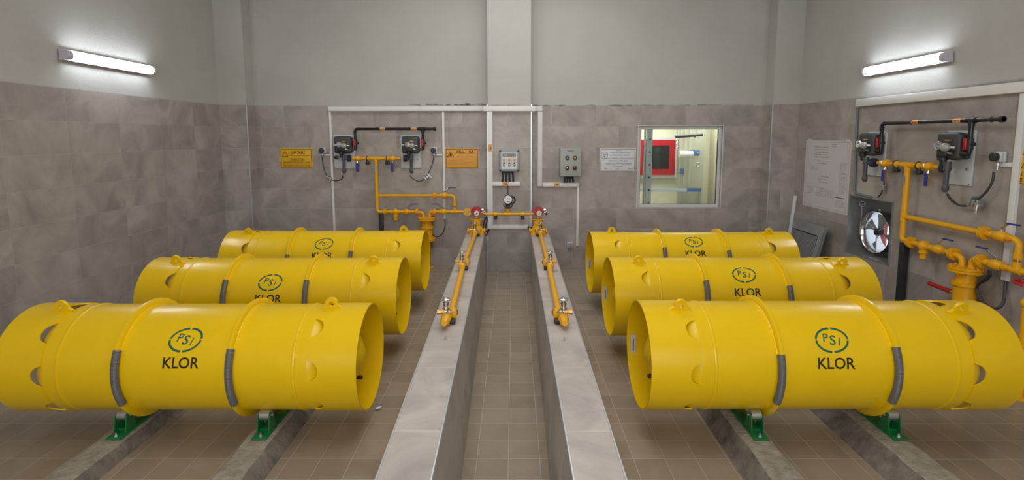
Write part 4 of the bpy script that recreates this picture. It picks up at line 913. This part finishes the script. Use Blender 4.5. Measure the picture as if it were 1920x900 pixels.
for k in range(7): a = -.6+k*.73; mb.box((.048*math.cos(a), -.0445, .145+.048*math.sin(a)), (.008, .002, .003), Matrix.Rotation(-a, 3, 'Y'))
mb.build('gauge_marks', M['ink_grey'], fc, smooth=False)
mb = MB(); mb.smooth_tube([(0, .02, .215), (-.003, .06, .27), (-.008, .20, .30), (-.008, .27, .335)], .008, 20); mb.build('gauge_cable', M['rubber'], root)

def actuated_valve(xv, s, label):
    yv = 8.17; root = thing('actuated_valve', label, 'valve', (xv, yv, KH+.001)); Y = M['pipe_yellow']
    mb = MB(); mb.box((0, .02, .012), (.23, .20, .024), bevel=.004)
    mb.lathe((0, .0, .0), (0, 0, 1), [(.0, .115), (.03, .115), (.05, .10), (.12, .085), (.165, .062), (.18, .078), (.21, .078), (.215, .055), (.235, .055)], 28)
    mb.lathe((0, -.02, .175), (0, -1, 0), [(0, .06), (.04, .06), (.045, .045), (.06, .03)], 22)
    for k in range(6):
        a = 2*PI*k/6; mb.cyl((.062*math.cos(a), .062*math.sin(a), .175), (.062*math.cos(a), .062*math.sin(a), .228), .008, seg=6)
    for q in (-1, 1):
        mb.prism([(0, 0), (.10, 0), (.10, .02), (.045, .09), (.02, .1)], (q*.0, -.09, .0), (q, 0, 0), (0, 0, 1), (0, .02, 0))
    mb.build('valve_body', Y, root)
    mb = MB(); mb.lathe((0, .0, .228), (0, 0, 1), [(0, .085), (.014, .085)], 24); mb.box((-.085, 0, .238), (.05, .04, .018)); mb.box((.085, 0, .238), (.05, .04, .018)); mb.cyl((0, 0, .235), (0, 0, .30), .014); mb.box((0, 0, .27), (.035, .035, .025)); mb.build('bonnet', Y, root)
    mb = MB(); mb.lathe((-.14, .0, .055), (1, 0, 0), [(0, .045), (.02, .045), (.03, .03), (.25, .03), (.26, .045), (.28, .045)], 18)
    mb.build('side_flanges', Y, root)
    zc_ = .362; hexp = [(.082, .0), (.058, .048), (.03, .066), (-.040, .066), (-.084, .022), (-.084, -.012), (-.046, -.064), (.05, -.064)]
    hexp = [(-p[0] if 0 else p[0], p[1]) for p in hexp]
    mb = MB(); mb.prism(hexp, (0, .07, zc_), (1, 0, 0), (0, 0, 1), (0, -.13, 0)); mb.prism([(p[0]*.8, p[1]*.8) for p in hexp], (0, -.055, zc_), (1, 0, 0), (0, 0, 1), (0, -.022, 0)); ac = mb.build('actuator_head', M['red'], root, 'red actuator head')
    mb = MB(); mb.lathe((.010, -.075, zc_-.022), (0, -1, 0), [(0, .040), (.012, .040), (.014, .034), (.014, .0)], 24); dl = mb.build('dial', M['dial'], ac, 'white round dial')
    mb = MB(); mb.box((.010, -.091, zc_-.022), (.012, .002, .034), Matrix.Rotation(.5, 3, 'Y')); mb.box((.014, -.091, zc_-.018), (.024, .002, .006)); mb.build('dial_pointer', M['ink_grey'], dl, smooth=False)
    mb = MB(); mb.cyl((.085, -.02, zc_+.03), (.115, -.02, zc_+.03), .014); mb.cyl((.085, -.02, zc_-.02), (.118, -.03, zc_-.02), .018); mb.sph((.12, -.03, zc_-.005), .016); mb.build('actuator_fittings', M['chrome'], root, 'bright fittings beside the head')
    mb = MB(); mb.cyl((.10, .0, zc_+.0), (.135, -.01, zc_-.06), .014); mb.build('cable_gland', M['black_plastic'], root)
actuated_valve(-.585, -1, 'yellow valve with a red actuator head at the back end of the left low wall')
actuated_valve(.385, 1, 'yellow valve with a red actuator head at the back end of the right low wall')
def free_cable(label, pts, r=.011, m='rubber', name='actuator_cable'):
    P = [Vector(p) for p in pts]; base = P[0].copy(); root = thing(name, label, 'cable', base); mb = MB(); mb.smooth_tube([p-base for p in P], r, 40); mb.build('cable_run', M[m], root)
free_cable('black cable looping beside the red headed valve on the left low wall', [at(1, 8.25, 906, 430), at(1, 8.3, 907, 418), at(1, 8.32, 911, 408), at(1, 8.33, 913.5, 412), at(1, 8.33, 911, 424), at(1, 8.34, 909, 432), at(1, 8.34, 912, 434), at(1, 8.36, 917, 430), at(1, 8.36, 913, 440), at(1, 8.35, 911, 442)])
free_cable('short black cable from the pillar trunking to the right red headed valve', [at(1, 8.405, 989.6, 426), at(1, 8.38, 994, 427), at(1, 8.30, 1000, 427), at(1, 8.29, 1001, 426)], .014)

# ------------------------------------------------------------------ header pipes on the low walls
def header(s, xs, label):
    """xs: x at the three valve stations (near, middle, far)"""
    ys = [4.16, 5.91, 7.96]; r_ = .027; z = .062
    root = thing('header_pipe', label, 'pipe', (xs[0], ys[0], KH+.001)); L = lambda x, y, zz: V(x-xs[0], y-ys[0], zz)
    off = -s*.028        # the pipe runs beside the valve bodies, on the channel side
    mb = MB(); mb.tube([L(xs[0]+off, ys[0]+.05, z), L(xs[1]+off*.5, ys[1], z), L(xs[2]+off*.3, 8.052, z)], r_, 18); mb.build('pipe_run', M['pipe_yellow'], root)
    for i, (x, y) in enumerate(zip(xs, ys)):
        mb = MB(); d = Vector((0, -1, 0))
        mb.lathe(L(x, y+.06, z), d, [(0, .03), (.02, .04), (.06, .045), (.075, .036), (.09, .043), (.13, .043), (.145, .034), (.20 if i == 0 else .15, .030), (.215 if i == 0 else .16, .024)], 8)
        mb.box(L(x, y, z-.032), (.05, .06, .05)); body = mb.build('valve_body', M['pipe_yellow'], root)
        mb = MB(); c = L(x-s*.048, y+.045, z+.012); mb.sph(c, .044, (.75, .5, 1.2)); mb.build('flange_lobe', M['pipe_yellow'], body)
        mb = MB(); mb.torus(c+V(0, .020, .0), (.3*s, 1, .0), .036, .007, 22, 8)
        mb.tube([c+V(0, -.03, .02), L(x, y-.02, z+.05), L(x+s*.02, y-.05, z+.03)], .010, 8); mb.build('clamp_ring', M['chrome'], body, 'bright clamp ring')
        mb = MB(); mb.box(L(x-s*.048, y+.02, z-.040), (.042, .075, .038), bevel=.008); mb.build('pipe_foot', M['black_plastic'], body, 'black foot')
        mb = MB(); q = L(x+s*.004, y+.005, 0); mb.lathe(q, (0, 0, 1), [(z+.03, .022), (z+.06, .018), (z+.062, .028), (z+.078, .028), (z+.08, .017), (z+.105, .024), (z+.12, .024), (z+.125, .014), (z+.14, .014)], 14)
        mb.lathe(q, (0, 0, 1), [(z+.135, .012), (z+.137, .034), (z+.142, .039), (z+.150, .039), (z+.155, .034), (z+.156, .010), (z+.165, .010)], 22); mb.torus(q+V(0, 0, z+.146), (0, 0, 1), .037, .006, 22, 8)
        mb.build('valve_stem', M['chrome'], body, 'chrome stem and hand wheel')
        mb = MB(); mb.cyl(L(x, y-.005, z+.045), L(x+s*.065, y-.02, z+.045), .017); mb.cyl(L(x+s*.06, y-.02, z+.045), L(x+s*.075, y-.023, z+.045), .021); mb.build('outlet', M['brass'] if i != 1 else M['pipe_yellow'], body, 'brass side outlet')
header(-1, (-.548, -.592, -.592), 'yellow header pipe with three small valves on the left low wall')
header(1, (.402, .415, .412), 'yellow header pipe with three small valves on the right low wall')
for x, y, lab in ((-.518, 3.838, 'tiny bolt stub on top of the left low wall in front of the pipe end'), (.380, 3.818, 'tiny bolt stub on top of the right low wall in front of the pipe end')):
    root = thing('anchor_stub', lab, 'bolt', (x, y, KH+.0005)); mb = MB(); mb.lathe((0, 0, 0), (0, 0, 1), [(0, .014), (.003, .014), (.003, .005), (.028, .005)], 10); mb.build('stud', M['steel'], root)
root = thing('loose_bolt', 'small steel bolt lying on the floor beside the nearest left container', 'bolt', (-1.087, 4.014, .016)); mb = MB(); mb.lathe((-.02, 0, 0), (1, .4, .2), [(0, .015), (.02, .015), (.02, .008), (.045, .008)], 8); mb.build('bolt_body', M['steel'], root)

# ------------------------------------------------------------------ fan in the right wall
root = thing('exhaust_fan', 'round bright exhaust fan set in a grey metal recess of the right wall', 'fan', (XR, (FY0+FY1)/2, FZ0))
mb = MB(); hy = (FY1-FY0)/2; hz = FZ1-FZ0; dp = .36; t = .004
for sy in (-1, 1): mb.box((dp/2-.01, sy*(hy-t), hz/2), (dp, t, hz-.002))
mb.box((dp/2-.01, 0, t), (dp, 2*hy-.002, t)); mb.box((dp/2-.01, 0, hz-t), (dp, 2*hy-.002, t))
for (y0, y1, z0, z1) in ((-hy-.008, hy+.008, hz, hz+.014), (-hy-.008, hy+.008, -.014, 0), (-hy-.014, -hy, -.014, hz+.014), (hy, hy+.014, -.014, hz+.014)): mb.box((-.003, (y0+y1)/2, (z0+z1)/2), (.004, y1-y0, z1-z0))
FC = V(.11, .03, .325); RF = .262
# back plate with a round hole
bm = mb.bm; n = 48; inner = []; outer = []; xb = dp-.02
for i in range(n):
    a = 2*PI*i/n; inner.append(bm.verts.new((xb, FC.y+RF*math.cos(a), FC.z+RF*math.sin(a))))
    cy_, cz_ = math.cos(a), math.sin(a); k = min((hy-.006-(FC.y if cy_ > 0 else -FC.y))/max(abs(cy_), 1e-6), ((hz-.006-FC.z) if cz_ > 0 else FC.z-.006)/max(abs(cz_), 1e-6)); outer.append(bm.verts.new((xb, FC.y+cy_*k, FC.z+cz_*k)))
for i in range(n): bm.faces.new([inner[i], inner[(i+1) % n], outer[(i+1) % n], outer[i]])
mb.build('fan_recess', M['galv'], root, smooth=False)
mb = MB(); prof = [(FC.x-.012, RF+.012), (FC.x, RF), (FC.x+.05, RF-.015), (xb, RF-.015), (xb+.005, RF+.0), (FC.x+.02, RF+.008), (FC.x-.008, RF+.018)]
mb.lathe((0, FC.y, FC.z), (1, 0, 0), prof, 56, cap=False); mb.build('fan_cowl', M['chrome'], root, 'bright round cowl')
mb = MB(); hx = FC.x+.05; mb.lathe((hx-.05, FC.y, FC.z), (1, 0, 0), [(0, .02), (.01, .045), (.08, .05), (.085, .0)], 20); hub = mb.build('fan_hub', M['black_plastic'], root)
for k in range(4):
    a = PI*.02+k*PI/2+.25; mb = MB(); bm = mb.bm; rows = []
    for i in range(8):
        rr_ = .045+(RF-.075)*i/7; row = []
        for j in range(5):
            aw = (.10+.26*(i/7))*(j/4-.5)*2; tw = .05*(j/4-.5)
            row.append(bm.verts.new((hx+tw, FC.y+rr_*math.cos(a+aw), FC.z+rr_*math.sin(a+aw))))
        rows.append(row)
    for A, B in zip(rows, rows[1:]):
        for j in range(4): bm.faces.new([A[j], A[j+1], B[j+1], B[j]])
    geo = bmesh.ops.solidify(bm, geom=bm.faces[:], thickness=.004); mb.build('fan_blade', M['galv'], hub)
mb = MB()
for k in range(3):
    a = .5+k*2*PI/3; mb.cyl((hx-.03, FC.y+.03*math.cos(a), FC.z+.03*math.sin(a)), (hx-.03, FC.y+(RF-.01)*math.cos(a), FC.z+(RF-.01)*math.sin(a)), .007)
mb.build('fan_struts', M['steel'], root)
mb = MB(); mb.torus((.06, .24, hz-.10), (1, .6, 0), .035, .006); mb.cyl((.06, .24, hz-.135), (.06, .25, .25), .006); mb.sph((.06, .24, hz-.11), .012); mb.build('pull_cord', M['galv'], root)
mb = MB(); mb.sph((.12, -.03, hz-.012), .012); mb.sph((.10, -.33, hz-.14), .014); mb.sph((.10, -.04, FC.z+RF+.03), .012); mb.build('recess_screws', M['dial'], root)
mb = MB(); mb.box((1.3, 0, 0), (.05, .16, 2.0)); o = mb.build('red_shutter', M['outside_red'], smooth=False); o.location = (XR+.3, 8.66, 1.0); tag(o, 'red shutter post outdoors seen through the round fan', 'shutter')
# red hand wheel cut by the photo's right edge
u_, z_ = uz('R', 1918.5, 530, .30); f = Wf('R', u_, 0, 'drain_valve', 'red hand wheel on a yellow stem at the right edge of the photo', 'valve')
mb = MB(); mb.torus((0, -.30, z_), (.15, -.08, 1), .060, .011, 28, 8); mb.cyl((-.06, -.30, z_), (.06, -.30, z_), .006)
mb.cyl((0, -.36, z_), (0, -.24, z_), .006); mb.build('hand_wheel', M['red'], f.root, 'red hand wheel')
mb = MB(); mb.cyl((0.02, -.30, z_), (.06, -.30, z_-.12), .012); mb.sph((.06, -.30, z_-.16), .05); mb.cyl((.06, -.30, z_-.16), (.06, -.30, .0), .035); mb.lathe((.06, -.30, .001), (0, 0, 1), [(0, .07), (.015, .07)], 20); mb.build('valve_post', M['pipe_yellow'], f.root)

# ------------------------------------------------------------------ louvre panel and steel strip leaning on the right wall
a = at(0, 4.43, 1491, 410); b = at(0, 4.43, 1550, 427); wL = a.y-b.y; zt = (a.z+b.z)/2-.01
ang = math.atan2(.21, zt); Lh = math.hypot(.21, zt)
root = thing('louvre_panel', 'grey louvred metal panel leaning against the right wall near the corner', 'louvre panel', (4.215, (a.y+b.y)/2, .012)); root.rotation_euler = (0, ang, 0)
mb = MB(); th = .05
for y0, y1, z0, z1 in ((-wL/2, wL/2, 0, .06), (-wL/2, wL/2, Lh-.06, Lh), (-wL/2, -wL/2+.07, .06, Lh-.06), (wL/2-.07, wL/2, .06, Lh-.06)): mb.box((0, (y0+y1)/2, (z0+z1)/2), (th, y1-y0, z1-z0))
mb.box((.022, 0, Lh/2), (.004, wL-.1, Lh-.08)); mb.box((-.012, 0, Lh-.10), (.02, wL-.12, .09)); mb.build('panel_frame', M['galv'], root, smooth=False)
mb = MB(); n = 22
for k in range(n):
    yk = -wL/2+.085+(wL-.17)*k/(n-1); mb.box((-.012, yk, Lh/2-.045), (.026, .008, Lh-.23), Matrix.Rotation(.5, 3, 'Z'))
mb.build('louvre_slats', M['steel'], root, 'bright vertical slats', smooth=False)
mb = MB(); mb.box((.014, 0, Lh/2-.04), (.006, wL-.15, Lh-.2)); mb.build('dark_backing', M['black_plastic'], root, smooth=False)
p1 = at(1, 7.79, 1492, 367); p0 = Vector((p1.x-.12, 7.80, .004)); d_ = p1-p0
root = thing('steel_strip', 'narrow bright steel strip leaning beside the louvred panel', 'metal strip', p0)
mb = MB(); rotm = Vector((0, 0, 1)).rotation_difference(d_.normalized()).to_matrix(); mb.box(d_/2, (.035, .004, d_.length), rotm); mb.box(d_/2+V(-.016, .01, 0), (.004, .022, d_.length), rotm); mb.build('strip_body', M['alu'], root, smooth=False)
